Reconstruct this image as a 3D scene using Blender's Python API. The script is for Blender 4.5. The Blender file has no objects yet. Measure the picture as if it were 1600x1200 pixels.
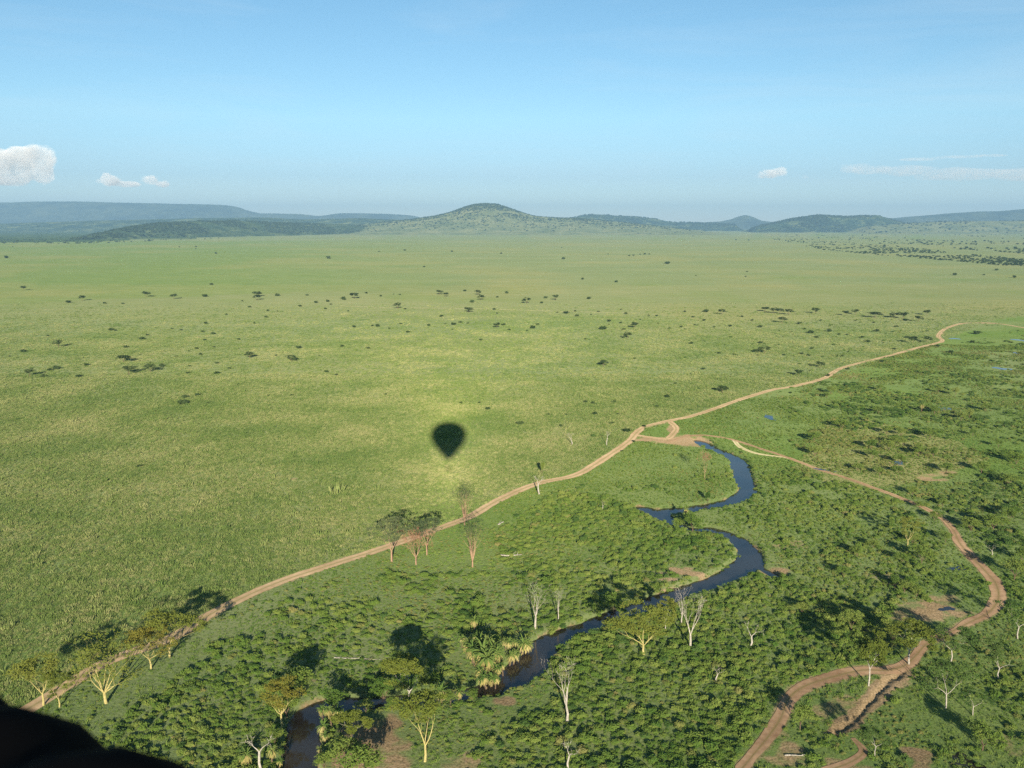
import bpy, math, random
import numpy as np
from mathutils import Vector
S = bpy.context.scene
C = S.collection
rad = math.radians

# ---------------------------------------------------------------- camera, light, exposure
H = 120.0                       # camera height above the plain
F = 1400.0                      # focal length in photograph pixels (1600 wide)
PITCH = rad(10.12)
CT, ST = math.cos(PITCH), math.sin(PITCH)
cam_d = bpy.data.cameras.new('camera')
cam = bpy.data.objects.new('camera', cam_d); C.objects.link(cam)
cam.location = (0, 0, H); cam.rotation_euler = (rad(90) - PITCH, 0, 0)
cam_d.sensor_width = 36; cam_d.lens = F / 1600 * 36
cam_d.clip_start = 0.02; cam_d.clip_end = 300000
cam_d.dof.use_dof = True; cam_d.dof.focus_distance = 400; cam_d.dof.aperture_fstop = 17
S.camera = cam

def ray(px, py):
    dx, dy = (px - 800) / F, (600 - py) / F
    return Vector((dx, CT + dy * ST, -ST + dy * CT))
def G(px, py, z=0.0):            # a spot seen in the photograph -> its place on the ground
    d = ray(px, py); t = (z - H) / d.z
    return (d.x * t, d.y * t)

SUN = ray(703, 730).normalized()
EL = math.asin(-SUN.z); AZ = math.atan2(-SUN.x, -SUN.y)
sl = bpy.data.lights.new('sun', 'SUN'); so = bpy.data.objects.new('sun', sl); C.objects.link(so)
so.rotation_euler = SUN.to_track_quat('-Z', 'Y').to_euler()
sl.energy = 4.9; sl.angle = rad(0.53); sl.color = (1.0, 0.90, 0.74)

W = bpy.data.worlds.new('World'); S.world = W; W.use_nodes = True
nt = W.node_tree; bg = nt.nodes['Background']
sky = nt.nodes.new('ShaderNodeTexSky'); sky.sky_type = 'NISHITA'; sky.sun_disc = False
sky.sun_elevation = EL; sky.sun_rotation = AZ; sky.altitude = 1500
sky.air_density = 1.0; sky.dust_density = 0.6; sky.ozone_density = 1.6
tcw = nt.nodes.new('ShaderNodeTexCoord'); sxz = nt.nodes.new('ShaderNodeSeparateXYZ'); nt.links.new(tcw.outputs['Generated'], sxz.inputs[0])
tint = nt.nodes.new('ShaderNodeValToRGB'); nt.links.new(sxz.outputs['Z'], tint.inputs[0])   # humid air near the horizon takes the glare out of the clear-sky model
_e = tint.color_ramp.elements; _e.new(.5); _e.new(.6); _e.new(.7)
for _k, (_p, _c) in zip(_e, ((0.0, (.84, .93, 1.14)), (.018, (.74, .84, 1.03)), (.05, (.62, .73, .90)), (.11, (.78, .96, 1.0)), (.26, (.72, .98, 1.0)))): _k.position = _p; _k.color = (*_c, 1)
tm = nt.nodes.new('ShaderNodeMix'); tm.data_type = 'RGBA'; tm.blend_type = 'MULTIPLY'; tm.inputs[0].default_value = 1
nt.links.new(sky.outputs[0], tm.inputs[6]); nt.links.new(tint.outputs[0], tm.inputs[7]); wmap = nt.nodes.new('ShaderNodeMapping'); wmap.inputs['Scale'].default_value = (1.2, 1.2, 11); wmap.inputs['Rotation'].default_value = (0, .05, 0); nt.links.new(tcw.outputs['Generated'], wmap.inputs[0])
wn = nt.nodes.new('ShaderNodeTexNoise'); wn.inputs['Scale'].default_value = 2.2; wn.inputs['Detail'].default_value = 6; wn.inputs['Roughness'].default_value = .6; wn.inputs['Distortion'].default_value = .6; nt.links.new(wmap.outputs[0], wn.inputs[0])
wr = nt.nodes.new('ShaderNodeMapRange'); wr.inputs[1].default_value = .45; wr.inputs[2].default_value = .85; wr.inputs[3].default_value = 0; wr.inputs[4].default_value = .28; nt.links.new(wn.outputs[0], wr.inputs[0])
cm = nt.nodes.new('ShaderNodeMix'); cm.data_type = 'RGBA'; cm.inputs[7].default_value = (5.6, 6.6, 7.2, 1); nt.links.new(wr.outputs[0], cm.inputs[0]); nt.links.new(tm.outputs[2], cm.inputs[6]); nt.links.new(cm.outputs[2], bg.inputs[0]); bg.inputs[1].default_value = 0.075
S.view_settings.view_transform = 'Standard'; S.view_settings.look = 'None'
S.view_settings.gamma = 1.0; S.view_settings.exposure = 0.86
S.render.engine = 'CYCLES'
cy = S.cycles
cy.max_bounces = 5; cy.diffuse_bounces = 2; cy.glossy_bounces = 2; cy.transmission_bounces = 2
cy.volume_bounces = 0; cy.transparent_max_bounces = 160; cy.sample_clamp_indirect = 2.5
try:
    cy.use_denoising = False
except Exception: pass

# ---------------------------------------------------------------- helpers
rng = np.random.default_rng(7)
def tag(o, label=None, cat=None, group=None, kind=None):
    if label: o['label'] = label
    if cat: o['category'] = cat
    if group: o['group'] = group
    if kind: o['kind'] = kind
    return o
def fast_mesh(name, V, Fq, smooth=False):
    V = np.asarray(V, np.float32); Fq = np.asarray(Fq, np.int32)
    m = bpy.data.meshes.new(name); n = Fq.shape[1]
    m.vertices.add(len(V)); m.vertices.foreach_set('co', V.ravel())
    m.loops.add(Fq.size); m.loops.foreach_set('vertex_index', Fq.ravel())
    m.polygons.add(len(Fq)); m.polygons.foreach_set('loop_start', np.arange(0, Fq.size, n, dtype=np.int32))
    m.polygons.foreach_set('loop_total', np.full(len(Fq), n, np.int32))
    if smooth: m.polygons.foreach_set('use_smooth', np.ones(len(Fq), bool))
    m.update(calc_edges=True); return m
def link(name, me, mat=None, parent=None):
    o = bpy.data.objects.new(name, me); C.objects.link(o)
    if mat and not me.materials: me.materials.append(mat)
    if parent: o.parent = parent
    return o
def empty(name, loc=(0, 0, 0)):
    o = bpy.data.objects.new(name, None); C.objects.link(o); o.location = loc; return o
class MB:
    def __init__(s): s.v = []; s.f = []
    def ring(s, c, d, r, n):
        d = Vector(d).normalized(); a = d.orthogonal().normalized(); b = d.cross(a)
        i = len(s.v)
        for k in range(n):
            t = 2 * math.pi * k / n; s.v.append(tuple(Vector(c) + (a * math.cos(t) + b * math.sin(t)) * r))
        return i
    def tube(s, pts, rs, n=6, cap=True):
        a = None; pd = None
        P = [Vector(p) for p in pts]
        for k, p in enumerate(P):
            d = (P[min(k + 1, len(P) - 1)] - P[max(k - 1, 0)])
            if d.length < 1e-6: d = Vector((0, 0, 1))
            d.normalize()
            if a is None: a = d.orthogonal().normalized()
            else:
                a = a - d * a.dot(d)
                a = a.normalized() if a.length > 1e-4 else d.orthogonal().normalized()
            b = d.cross(a); i = len(s.v)
            for q in range(n):
                t = 2 * math.pi * q / n; s.v.append(tuple(p + (a * math.cos(t) + b * math.sin(t)) * rs[k]))
            if pd is not None:
                for q in range(n): s.f.append((pd + q, pd + (q + 1) % n, i + (q + 1) % n, i + q))
            elif cap: s.f.append(tuple(range(i, i + n))[::-1])
            pd = i
        if cap: s.f.append(tuple(range(pd, pd + n)))
    def quad(s, c, n, u, su, sv):
        c = Vector(c); n = Vector(n).normalized(); u = Vector(u); u = u - n * u.dot(n)
        u = u.normalized() if u.length > 1e-4 else n.orthogonal().normalized()
        w = n.cross(u); i = len(s.v)
        s.v += [tuple(c - u * su - w * sv * .55), tuple(c + u * su * .2 - w * sv), tuple(c + u * su), tuple(c - u * su * .1 + w * sv)]
        s.f.append((i, i + 1, i + 2, i + 3))
    def mesh(s, name, mat, smooth=False):
        m = bpy.data.meshes.new(name); m.from_pydata(s.v, [], s.f); m.materials.append(mat)
        if smooth:
            for p in m.polygons: p.use_smooth = True
        m.update(); return m

def hash2(ix, iy, seed):
    n = (ix.astype(np.int64) * 374761393 + iy.astype(np.int64) * 668265263 + seed * 982451653) & 0xffffffff
    n = ((n ^ (n >> 13)) * 1274126177) & 0xffffffff
    n = (n ^ (n >> 16)) & 0xffff
    return n / 65535.0
def vnoise(x, y, sc, seed=0):
    x = np.asarray(x, float) / sc; y = np.asarray(y, float) / sc
    ix = np.floor(x); iy = np.floor(y); fx = x - ix; fy = y - iy
    fx = fx * fx * (3 - 2 * fx); fy = fy * fy * (3 - 2 * fy)
    a = hash2(ix, iy, seed); b = hash2(ix + 1, iy, seed); c = hash2(ix, iy + 1, seed); d = hash2(ix + 1, iy + 1, seed)
    return (a * (1 - fx) + b * fx) * (1 - fy) + (c * (1 - fx) + d * fx) * fy
def fbm(x, y, sc, seed=0, o=3):
    s = 0; w = 0; a = 1
    for k in range(o):
        s = s + a * vnoise(x, y, sc, seed + k * 17); w += a; a *= .5; sc *= .5
    return s / w
def project(x, y, z=0.0):
    X = np.asarray(x, float); Y = np.asarray(y, float); Z = z - H
    dep = Y * CT - Z * ST; up = Y * ST + Z * CT
    dep = np.where(dep < 1, 1, dep)
    return 800 + F * X / dep, 600 - F * up / dep, dep
def inpoly(px, py, poly):
    r = np.zeros(px.shape, bool); n = len(poly); j = n - 1
    for i in range(n):
        xi, yi = poly[i]; xj, yj = poly[j]
        if yi != yj:
            r ^= ((yi > py) != (yj > py)) & (px < (xj - xi) * (py - yi) / (yj - yi) + xi)
        j = i
    return r
def resample(pts, step=None, n=None):          # Catmull-Rom through points (any columns)
    P = np.asarray(pts, float); out = []
    Q = np.vstack([2 * P[0] - P[1], P, 2 * P[-1] - P[-2]])
    for i in range(1, len(Q) - 2):
        L = np.linalg.norm(Q[i + 1, :2] - Q[i, :2]); k = max(2, int(L / step))
        t = np.linspace(0, 1, k, endpoint=False)[:, None]
        a, b, c, d = Q[i - 1], Q[i], Q[i + 1], Q[i + 2]
        out.append(.5 * (2 * b + (c - a) * t + (2 * a - 5 * b + 4 * c - d) * t ** 2 + (3 * b - a - 3 * c + d) * t ** 3))
    out.append(P[-1:]); return np.vstack(out)
def dist_line(x, y, L):                         # distance to polyline, and value of 3rd column (half width)
    x = np.asarray(x, float); y = np.asarray(y, float)
    best = np.full(x.shape, 1e9); hw = np.zeros(x.shape)
    lo = L[:, :2].min(0) - 60; hi = L[:, :2].max(0) + 60
    sel = np.nonzero((x > lo[0]) & (x < hi[0]) & (y > lo[1]) & (y < hi[1]))[0]
    if len(sel) == 0: return best, hw
    xs, ys = x[sel], y[sel]; bb = best[sel]; hh = hw[sel]
    for i in range(len(L) - 1):
        ax, ay, aw = L[i]; bx, by, bw = L[i + 1]
        m = (np.abs(xs - (ax + bx) / 2) < 60) & (np.abs(ys - (ay + by) / 2) < 60)
        if not m.any(): continue
        X, Y = xs[m], ys[m]; dx, dy = bx - ax, by - ay; l2 = dx * dx + dy * dy + 1e-9
        t = np.clip(((X - ax) * dx + (Y - ay) * dy) / l2, 0, 1)
        d = np.hypot(X - ax - t * dx, Y - ay - t * dy) - (aw + t * (bw - aw))
        o = bb[m]; c = d < o; o[c] = d[c]; bb[m] = o
    best[sel] = bb; return best, hw
def gline(pts, w, step):                        # pixel polyline -> ground polyline with half width
    out = []
    for p in pts:
        g = G(p[0], p[1]); out.append((g[0], g[1], p[2] if len(p) > 2 else w))
    return resample(out, step)

# ---------------------------------------------------------------- materials
def newmat(name):
    m = bpy.data.materials.new(name); m.use_nodes = True; n = m.node_tree
    for x in list(n.nodes): n.nodes.remove(x)
    out = n.nodes.new('ShaderNodeOutputMaterial'); return m, n, out
def nd(n, t, **kw):
    x = n.nodes.new(t)
    for k, v in kw.items(): setattr(x, k, v)
    return x
def ramp(n, src, stops):
    r = nd(n, 'ShaderNodeValToRGB'); e = r.color_ramp.elements
    while len(e) < len(stops): e.new(0.5)
    for el, (p, c) in zip(e, stops): el.position = p; el.color = (*c, 1)
    n.links.new(src, r.inputs[0]); return r.outputs[0]
def noise(n, vec, scale, detail=3, rough=.55):
    x = nd(n, 'ShaderNodeTexNoise'); x.inputs['Scale'].default_value = scale; x.inputs['Detail'].default_value = detail
    x.inputs['Roughness'].default_value = rough; n.links.new(vec, x.inputs['Vector']); return x.outputs['Fac']
def mix(n, fac, a, b, mode='MIX'):
    x = nd(n, 'ShaderNodeMix', data_type='RGBA', blend_type=mode)
    for s, v in ((x.inputs[0], fac), (x.inputs[6], a), (x.inputs[7], b)):
        if isinstance(v, (int, float)): s.default_value = v
        elif isinstance(v, tuple): s.default_value = (*v, 1)
        else: n.links.new(v, s)
    return x.outputs[2]
def mth(n, op, a, b=0.0, clamp=False):
    x = nd(n, 'ShaderNodeMath', operation=op); x.use_clamp = clamp
    for s, v in ((x.inputs[0], a), (x.inputs[1], b)):
        if isinstance(v, (int, float)): s.default_value = v
        else: n.links.new(v, s)
    return x.outputs[0]
def leafmat(name, dark, mid, light, transl=.25, nsc=.02, lo=.25, hi=.82):
    m, n, out = newmat(name)
    geo = nd(n, 'ShaderNodeNewGeometry'); oi = nd(n, 'ShaderNodeObjectInfo')
    a = noise(n, geo.outputs['Position'], nsc, 3)
    b = noise(n, geo.outputs['Position'], .9, 2)
    s = mth(n, 'ADD', mth(n, 'MULTIPLY', a, .75), mth(n, 'MULTIPLY', oi.outputs['Random'], .30))
    s = mth(n, 'ADD', s, mth(n, 'MULTIPLY', mth(n, 'SUBTRACT', b, .5), .5))
    col = ramp(n, s, [(lo, dark), (.52, mid), (hi, light)])
    d = nd(n, 'ShaderNodeBsdfDiffuse'); d.inputs['Roughness'].default_value = .8
    t = nd(n, 'ShaderNodeBsdfTranslucent'); n.links.new(col, d.inputs[0]); n.links.new(col, t.inputs[0])
    mx = nd(n, 'ShaderNodeMixShader'); mx.inputs[0].default_value = transl
    n.links.new(d.outputs[0], mx.inputs[1]); n.links.new(t.outputs[0], mx.inputs[2]); n.links.new(mx.outputs[0], out.inputs[0])
    return m
def barkmat(name, a, b, sc=3.0):
    m, n, out = newmat(name); tc = nd(n, 'ShaderNodeTexCoord')
    col = ramp(n, noise(n, tc.outputs['Object'], sc, 4), [(.35, a), (.65, b)])
    d = nd(n, 'ShaderNodeBsdfDiffuse'); d.inputs['Roughness'].default_value = .6
    n.links.new(col, d.inputs[0]); n.links.new(d.outputs[0], out.inputs[0]); return m
M = {}
M['shrub'] = leafmat('shrub_leaves', (.078, .150, .028), (.150, .220, .042), (.265, .300, .075), .27)
M['dark_shrub'] = leafmat('dark_shrub_leaves', (.046, .092, .022), (.082, .140, .034), (.14, .195, .05), .2)
M['dry_shrub'] = leafmat('dry_shrub_leaves', (.11, .14, .035), (.18, .20, .055), (.28, .25, .09), .2)
M['far_bush'] = leafmat('far_bush_leaves', (.020, .038, .014), (.040, .066, .022), (.075, .105, .036), .12)
M['acacia'] = leafmat('acacia_leaves', (.10, .14, .024), (.17, .20, .035), (.27, .27, .060), .25)
M['yellow_acacia'] = leafmat('yellow_acacia_leaves', (.15, .15, .025), (.24, .22, .04), (.34, .28, .07), .25)
M['grey_acacia'] = leafmat('grey_acacia_leaves', (.05, .08, .035), (.08, .11, .05), (.13, .15, .07), .2)
M['red_twig'] = barkmat('russet_twigs', (.22, .12, .07), (.36, .20, .12))
M['fever_bark'] = barkmat('yellow_green_bark', (.34, .29, .10), (.52, .44, .19))
M['white_bark'] = barkmat('bleached_dead_wood', (.30, .265, .215), (.52, .475, .395), 2)
M['brown_bark'] = barkmat('brown_bark', (.10, .07, .045), (.20, .14, .09))
M['palm_green'] = leafmat('palm_fronds', (.07, .13, .03), (.13, .20, .045), (.25, .28, .08), .2)
M['palm_dead'] = leafmat('dry_palm_fronds', (.24, .21, .075), (.38, .33, .12), (.54, .47, .20), .15)
M['tuft'] = leafmat('grass_blades', (.150, .225, .056), (.225, .290, .080), (.400, .395, .165), .2, .016, .36, .74)
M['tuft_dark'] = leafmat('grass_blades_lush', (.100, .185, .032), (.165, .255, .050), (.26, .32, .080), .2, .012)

def ground_mat():
    m, n, out = newmat('savanna_ground')
    geo = nd(n, 'ShaderNodeNewGeometry'); P = geo.outputs['Position']
    at = nd(n, 'ShaderNodeAttribute', attribute_name='zones'); sp = nd(n, 'ShaderNodeSeparateColor')
    n.links.new(at.outputs['Color'], sp.inputs[0])
    wo = nd(n, 'ShaderNodeAttribute', attribute_name='wood')
    mp = nd(n, 'ShaderNodeMapping'); mp.inputs['Scale'].default_value = (1, 2.2, 1); n.links.new(P, mp.inputs[0]); Q = mp.outputs[0]
    big = noise(n, Q, .0022, 4); med = noise(n, Q, .018, 5, .62); fine = noise(n, P, .35, 4, .65); gr = noise(n, P, 1.6, 3, .7)
    v = mth(n, 'ADD', mth(n, 'MULTIPLY', big, .50), mth(n, 'MULTIPLY', med, .35))
    v = mth(n, 'ADD', v, mth(n, 'MULTIPLY', fine, .15))
    plain = ramp(n, v, [(.34, (.124, .162, .068)), (.50, (.152, .184, .080)), (.66, (.186, .203, .098))])
    g2 = mth(n, 'ADD', mth(n, 'MULTIPLY', med, .55), mth(n, 'MULTIPLY', fine, .45))
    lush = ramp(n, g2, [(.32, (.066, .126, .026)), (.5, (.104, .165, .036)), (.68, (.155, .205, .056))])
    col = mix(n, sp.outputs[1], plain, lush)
    dry = ramp(n, g2, [(.35, (.155, .175, .060)), (.65, (.245, .225, .100))])
    col = mix(n, sp.outputs[2], col, dry)
    wood = ramp(n, noise(n, P, .006, 4, .7), [(.4, (.022, .045, .016)), (.62, (.075, .11, .035))])
    col = mix(n, wo.outputs['Fac'], col, wood)
    sm = mth(n, 'SUBTRACT', mth(n, 'ADD', sp.outputs[0], mth(n, 'MULTIPLY', mth(n, 'ADD', fine, med), .9)), 1.22)
    sm = mth(n, 'MULTIPLY', sm, 2.4, True)
    soil = ramp(n, mth(n, 'ADD', mth(n, 'MULTIPLY', med, .5), mth(n, 'MULTIPLY', gr, .5)), [(.35, (.15, .105, .06)), (.5, (.25, .18, .10)), (.65, (.36, .26, .16))])
    col = mix(n, sm, col, soil)
    spk = ramp(n, gr, [(.34, (.55, .58, .50)), (.55, (1, 1, 1))])
    col = mix(n, .7, col, spk, 'MULTIPLY')
    d = nd(n, 'ShaderNodeBsdfDiffuse'); d.inputs['Roughness'].default_value = 1.0; n.links.new(col, d.inputs[0])
    bm = nd(n, 'ShaderNodeBump'); bm.inputs['Strength'].default_value = .55; bm.inputs['Distance'].default_value = .5
    h = mth(n, 'ADD', noise(n, P, .8, 4, .7), mth(n, 'MULTIPLY', noise(n, P, .12, 3), 1.2))
    n.links.new(h, bm.inputs['Height']); n.links.new(bm.outputs[0], d.inputs['Normal'])
    n.links.new(d.outputs[0], out.inputs[0]); return m
M['ground'] = ground_mat()

def road_mat(name, a, b, c):
    m, n, out = newmat(name); geo = nd(n, 'ShaderNodeNewGeometry'); P = geo.outputs['Position']
    at = nd(n, 'ShaderNodeAttribute', attribute_name='across')   # 0 edge .. 1 centre
    f = noise(n, P, .5, 5, .65); g = noise(n, P, .06, 3)
    base = ramp(n, mth(n, 'ADD', mth(n, 'MULTIPLY', f, .5), mth(n, 'MULTIPLY', g, .5)), [(.36, a), (.62, b)])
    rut = ramp(n, at.outputs['Fac'], [(.0, (.25,) * 3), (.22, (0,) * 3), (.55, (0.10,) * 3), (.8, (.35,) * 3), (1, (.95,) * 3)])
    r2 = mth(n, 'MULTIPLY', rut, mth(n, 'ADD', f, .45), True)
    col = mix(n, r2, base, c)
    d = nd(n, 'ShaderNodeBsdfDiffuse'); d.inputs['Roughness'].default_value = .9; n.links.new(col, d.inputs[0])
    bm = nd(n, 'ShaderNodeBump'); bm.inputs['Strength'].default_value = .4; bm.inputs['Distance'].default_value = .2
    n.links.new(f, bm.inputs['Height']); n.links.new(bm.outputs[0], d.inputs['Normal'])
    n.links.new(d.outputs[0], out.inputs[0]); return m
M['road'] = road_mat('dirt_road', (.27, .185, .105), (.43, .31, .19), (.19, .165, .07))
M['track'] = road_mat('red_dirt_track', (.19, .115, .068), (.36, .24, .145), (.15, .12, .05))
M['pale_track'] = road_mat('pale_track', (.33, .29, .15), (.48, .40, .25), (.22, .22, .09))

def water_mat(name, base, rough):
    m, n, out = newmat(name); geo = nd(n, 'ShaderNodeNewGeometry')
    p = nd(n, 'ShaderNodeBsdfPrincipled'); p.inputs['Base Color'].default_value = (*base, 1)
    p.inputs['Roughness'].default_value = rough; p.inputs['IOR'].default_value = 1.45
    c = ramp(n, noise(n, geo.outputs['Position'], .06, 3), [(.4, tuple(x * .6 for x in base)), (.6, tuple(x * 1.5 for x in base))])
    n.links.new(c, p.inputs['Base Color'])
    bm = nd(n, 'ShaderNodeBump'); bm.inputs['Strength'].default_value = .12; bm.inputs['Distance'].default_value = .1
    n.links.new(noise(n, geo.outputs['Position'], .9, 3), bm.inputs['Height']); n.links.new(bm.outputs[0], p.inputs['Normal'])
    n.links.new(p.outputs[0], out.inputs[0]); return m
M['water'] = water_mat('muddy_river_water', (.030, .024, .016), .05)

def hill_mat(name, dark, mid, light, sc, lo=.4, hi=.6):
    m, n, out = newmat(name); geo = nd(n, 'ShaderNodeNewGeometry'); P = geo.outputs['Position']
    f = mth(n, 'ADD', mth(n, 'MULTIPLY', noise(n, P, sc, 5, .7), .6), mth(n, 'MULTIPLY', noise(n, P, sc * 6, 3, .7), .4))
    col = ramp(n, f, [(lo, dark), ((lo + hi) / 2, mid), (hi, light)])
    d = nd(n, 'ShaderNodeBsdfDiffuse'); d.inputs['Roughness'].default_value = 1; n.links.new(col, d.inputs[0])
    n.links.new(d.outputs[0], out.inputs[0]); return m
M['hill_wood'] = hill_mat('wooded_hill', (.016, .034, .014), (.045, .07, .026), (.13, .15, .055), .004, .44, .62)
M['hill_mixed'] = hill_mat('half_wooded_hill', (.022, .042, .016), (.045, .068, .026), (.095, .12, .045), .0045, .42, .64)
M['hill_grass'] = hill_mat('grassy_hill', (.085, .110, .048), (.125, .145, .062), (.165, .175, .082), .004, .44, .6)
M['ridge'] = hill_mat('far_ridge', (.03, .045, .03), (.05, .07, .04), (.08, .10, .055), .0012)

# ---------------------------------------------------------------- lines on the ground
TW = .74
ROAD = gline([(-140, 1205), (-60, 1165), (0, 1135), (33, 1115), (100, 1075), (150, 1044), (200, 1022), (265, 999), (330, 960), (390, 930), (450, 905),
    (520, 882), (600, 856), (680, 828), (735, 806), (780, 780), (820, 762), (850, 752), (900, 741), (940, 718), (980, 692), (996, 675), (1011, 666),
    (1049, 657.5), (1077, 652), (1114, 640), (1150, 627), (1200, 611), (1240, 604), (1285, 592), (1310, 577), (1340, 568), (1400, 553),
    (1440, 542), (1472, 533), (1466, 525), (1478, 513), (1510, 505), (1560, 506), (1600, 512), (1660, 520)], 2.25, 2.0)
ROAD2 = gline([(1040, 691, 2), (1085, 680, 2), (1137, 685, 1.6), (1193, 702, 1.6), (1224, 712, 1.8), (1280, 733, 1.9), (1320, 746), (1380, 768), (1440, 792), (1470, 808), (1490, 830),
    (1500, 850, 2.4), (1520, 872, 2.6), (1540, 893, 2.8), (1556, 912, 3), (1560, 935, 3), (1545, 957, 2.6), (1510, 975), (1480, 990), (1450, 1005),
    (1430, 1025, 2.4), (1412, 1040, 2.8), (1385, 1047, 3), (1347, 1047, 3.2), (1297, 1059, 3.2), (1255, 1074, 3), (1231, 1094, 2.8), (1220, 1123, 2.5), (1199, 1154, 2.2), (1161, 1200, 2.0), (1120, 1250, 2)], 2.0, 1.5)
ROAD2[:, 2] *= TW
SIDE = gline([(1147, 688), (1158, 699), (1182, 708), (1217, 713), (1240, 717)], 1.3, 2)
LOOP = gline([(995, 680), (1018, 683.5), (1042, 685), (1053, 676), (1056, 668), (1046, 659)], 1.9, 1.5)
GULLY = gline([(1408, 1048, 2.4), (1382, 1070, 2.4), (1360, 1096, 2.2), (1340, 1116, 2), (1318, 1136, 2.2), (1300, 1146, 1)], 2, 1)
TRAIL = gline([(1332, 1154, .6), (1349, 1175, 1), (1328, 1192, 1.1), (1290, 1206, 1.4)], 1, 1)
FARTRACK = gline([(530, 478), (620, 481), (720, 482), (860, 486), (1000, 489)], 1.4, 12)
RIV = gline([(1089, 686, 2.0), (1098, 690, 4), (1114, 699, 4), (1133, 706, 4), (1152, 717, 4.2), (1158, 733, 4.4), (1163, 750, 4.4), (1168, 761, 4.4),
    (1161, 771, 4), (1142, 780, 3.8), (1123, 785, 3.6), (1100, 789, 3.6), (1077, 793, 3.6), (1050, 795, 4), (1027, 799, 5.5), (1044, 810, 4),
    (1077, 824, 2.6), (1109, 824, 3), (1133, 831, 3.6), (1158, 845, 4), (1172, 862, 4.4), (1168, 876, 5), (1152, 888, 5), (1128, 900, 4.2), (1100, 911, 4),
    (1065, 920, 4), (1030, 934, 4), (1000, 944, 3.8), (965, 955, 3.2), (940, 966, 3.4), (915, 976, 3.6), (880, 988, 4.2), (855, 1001, 4.6), (838, 1018, 5),
    (822, 1038, 5), (800, 1055, 4.6), (775, 1068, 4), (740, 1078, 3.4), (700, 1085, 3), (650, 1090, 3), (600, 1092, 3), (560, 1096, 3.2), (520, 1097, 3.8),
    (493, 1104, 4), (482, 1120, 4.2), (476, 1145, 4.2), (470, 1175, 4.4), (465, 1210, 4.4), (455, 1280, 4.4)], 4, 1.2)
RIV[:, 2] *= .84
RIV2 = gline([(1000, 790, 2), (1012, 794, 3.4), (1027, 798, 4.5)], 3, 1)
RIV3 = gline([(1172, 874, 2.5), (1190, 885, 1.6), (1208, 896, 1)], 2, 1)
soil_spots = [  # px, py, half width m, half depth m, strength
    (1076, 688, 12, 16, 1), (1052, 688, 16, 9, 1), (1018, 687, 12, 6, 1), (1036, 688, 10, 7, 1), (1052, 672, 4, 14, .8), (575, 1160, 8, 12, 1), (600, 1130, 5, 6, .9), (560, 1195, 8, 9, 1), (610, 1185, 5, 10, .8),
    (1056, 890, 3, 3, .9), (1068, 895, 4, 2.5, .9), (1045, 905, 4, 2, .8), (1085, 897, 4, 2.5, .9), (1100, 903, 3, 2, .8), (1076, 888, 3, 2, .8), (1035, 897, 3, 2, .7), (1210, 893, 7, 5, .8), (785, 1096, 4, 3, .9), (770, 1108, 4, 3, .6),
    (1455, 955, 12, 7, .9), (1430, 965, 9, 6, .7), (1475, 940, 8, 5, .6), (1385, 905, 8, 7, .5), (1448, 747, 5, 5, .8), (1462, 742, 7, 3, .7), (1480, 738, 6, 3, .7), (1470, 749, 5, 3, .7), (1440, 741, 4, 3, .6), (1505, 648, 14, 7, .6),
    (1310, 1110, 7, 6, .7), (1330, 1100, 5, 5, .6), (1285, 1120, 5, 4, .5), (1430, 1178, 4, 3, 1), (1440, 1187, 3, 3, .9), (1240, 1168, 4, 3, .8), (1225, 1185, 5, 4, .7),
    (1330, 1198, 6, 4, .9), (1440, 1200, 3, 3, .9), (1500, 1200, 4, 3, .6), (1335, 590, 14, 10, .5), (1400, 587, 10, 8, .6), (1500, 545, 20, 14, .4), (1480, 522, 14, 12, .4),
    (1180, 752, 4, 10, .4), (1235, 850, 8, 6, .6), (720, 1195, 5, 3, .7), (740, 1185, 4, 3, .6), (660, 1142, 7, 3, .4), (1255, 1192, 4, 3, .5), (1475, 935, 6, 4, .7),
    (1400, 1065, 5, 4, .7), (1370, 1030, 5, 4, .5), (1220, 1150, 3, 4, .5), (945, 1180, 3, 2, .5), (480, 1063, 4, 2, .6), (840, 765, 4, 4, .4), (1545, 1010, 7, 4, .4), (1540, 1085, 8, 6, .25),
    (940, 560, 8, 10, .3), (460, 748, 2, 3, .7), (330, 868, 1.5, 1.5, .4), (820, 486, 60, 40, .25), (985, 400, 120, 200, .15), (1580, 1165, 6, 5, .5), (1390, 722, 8, 8, .5)]

CUT = GULLY.copy(); CUT[:, 2] *= .22
def ground_z(x, y, dr=None):
    r = np.hypot(x, y)
    z = (fbm(x, y, 55, 3, 3) - .5) * 1.3 * np.clip((r - 100) / 200, 0, 1) * np.clip((2500 - r) / 1500, 0, 1)
    if dr is None:
        dr = np.minimum(np.minimum(dist_line(x, y, RIV)[0], dist_line(x, y, RIV2)[0]), dist_line(x, y, RIV3)[0])
    d = dr + (vnoise(x, y, 3.5, 9) - .5) * 1.6
    t = np.clip((d + .6) / 2.6, 0, 1); t = t * t * (3 - 2 * t)
    flat = np.clip(dr / 18, 0, 1)
    g = dist_line(x + (vnoise(x, y, 1.7, 14) - .5) * 1.6, y + (vnoise(x, y, 1.7, 15) - .5) * 1.6, CUT)[0]
    return z * flat * t + (1 - t) * -2.6 - .6 * np.clip(.7 - g, 0, 1)
def gz(x, y): return float(ground_z(np.array([x]), np.array([y]))[0])

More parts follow.
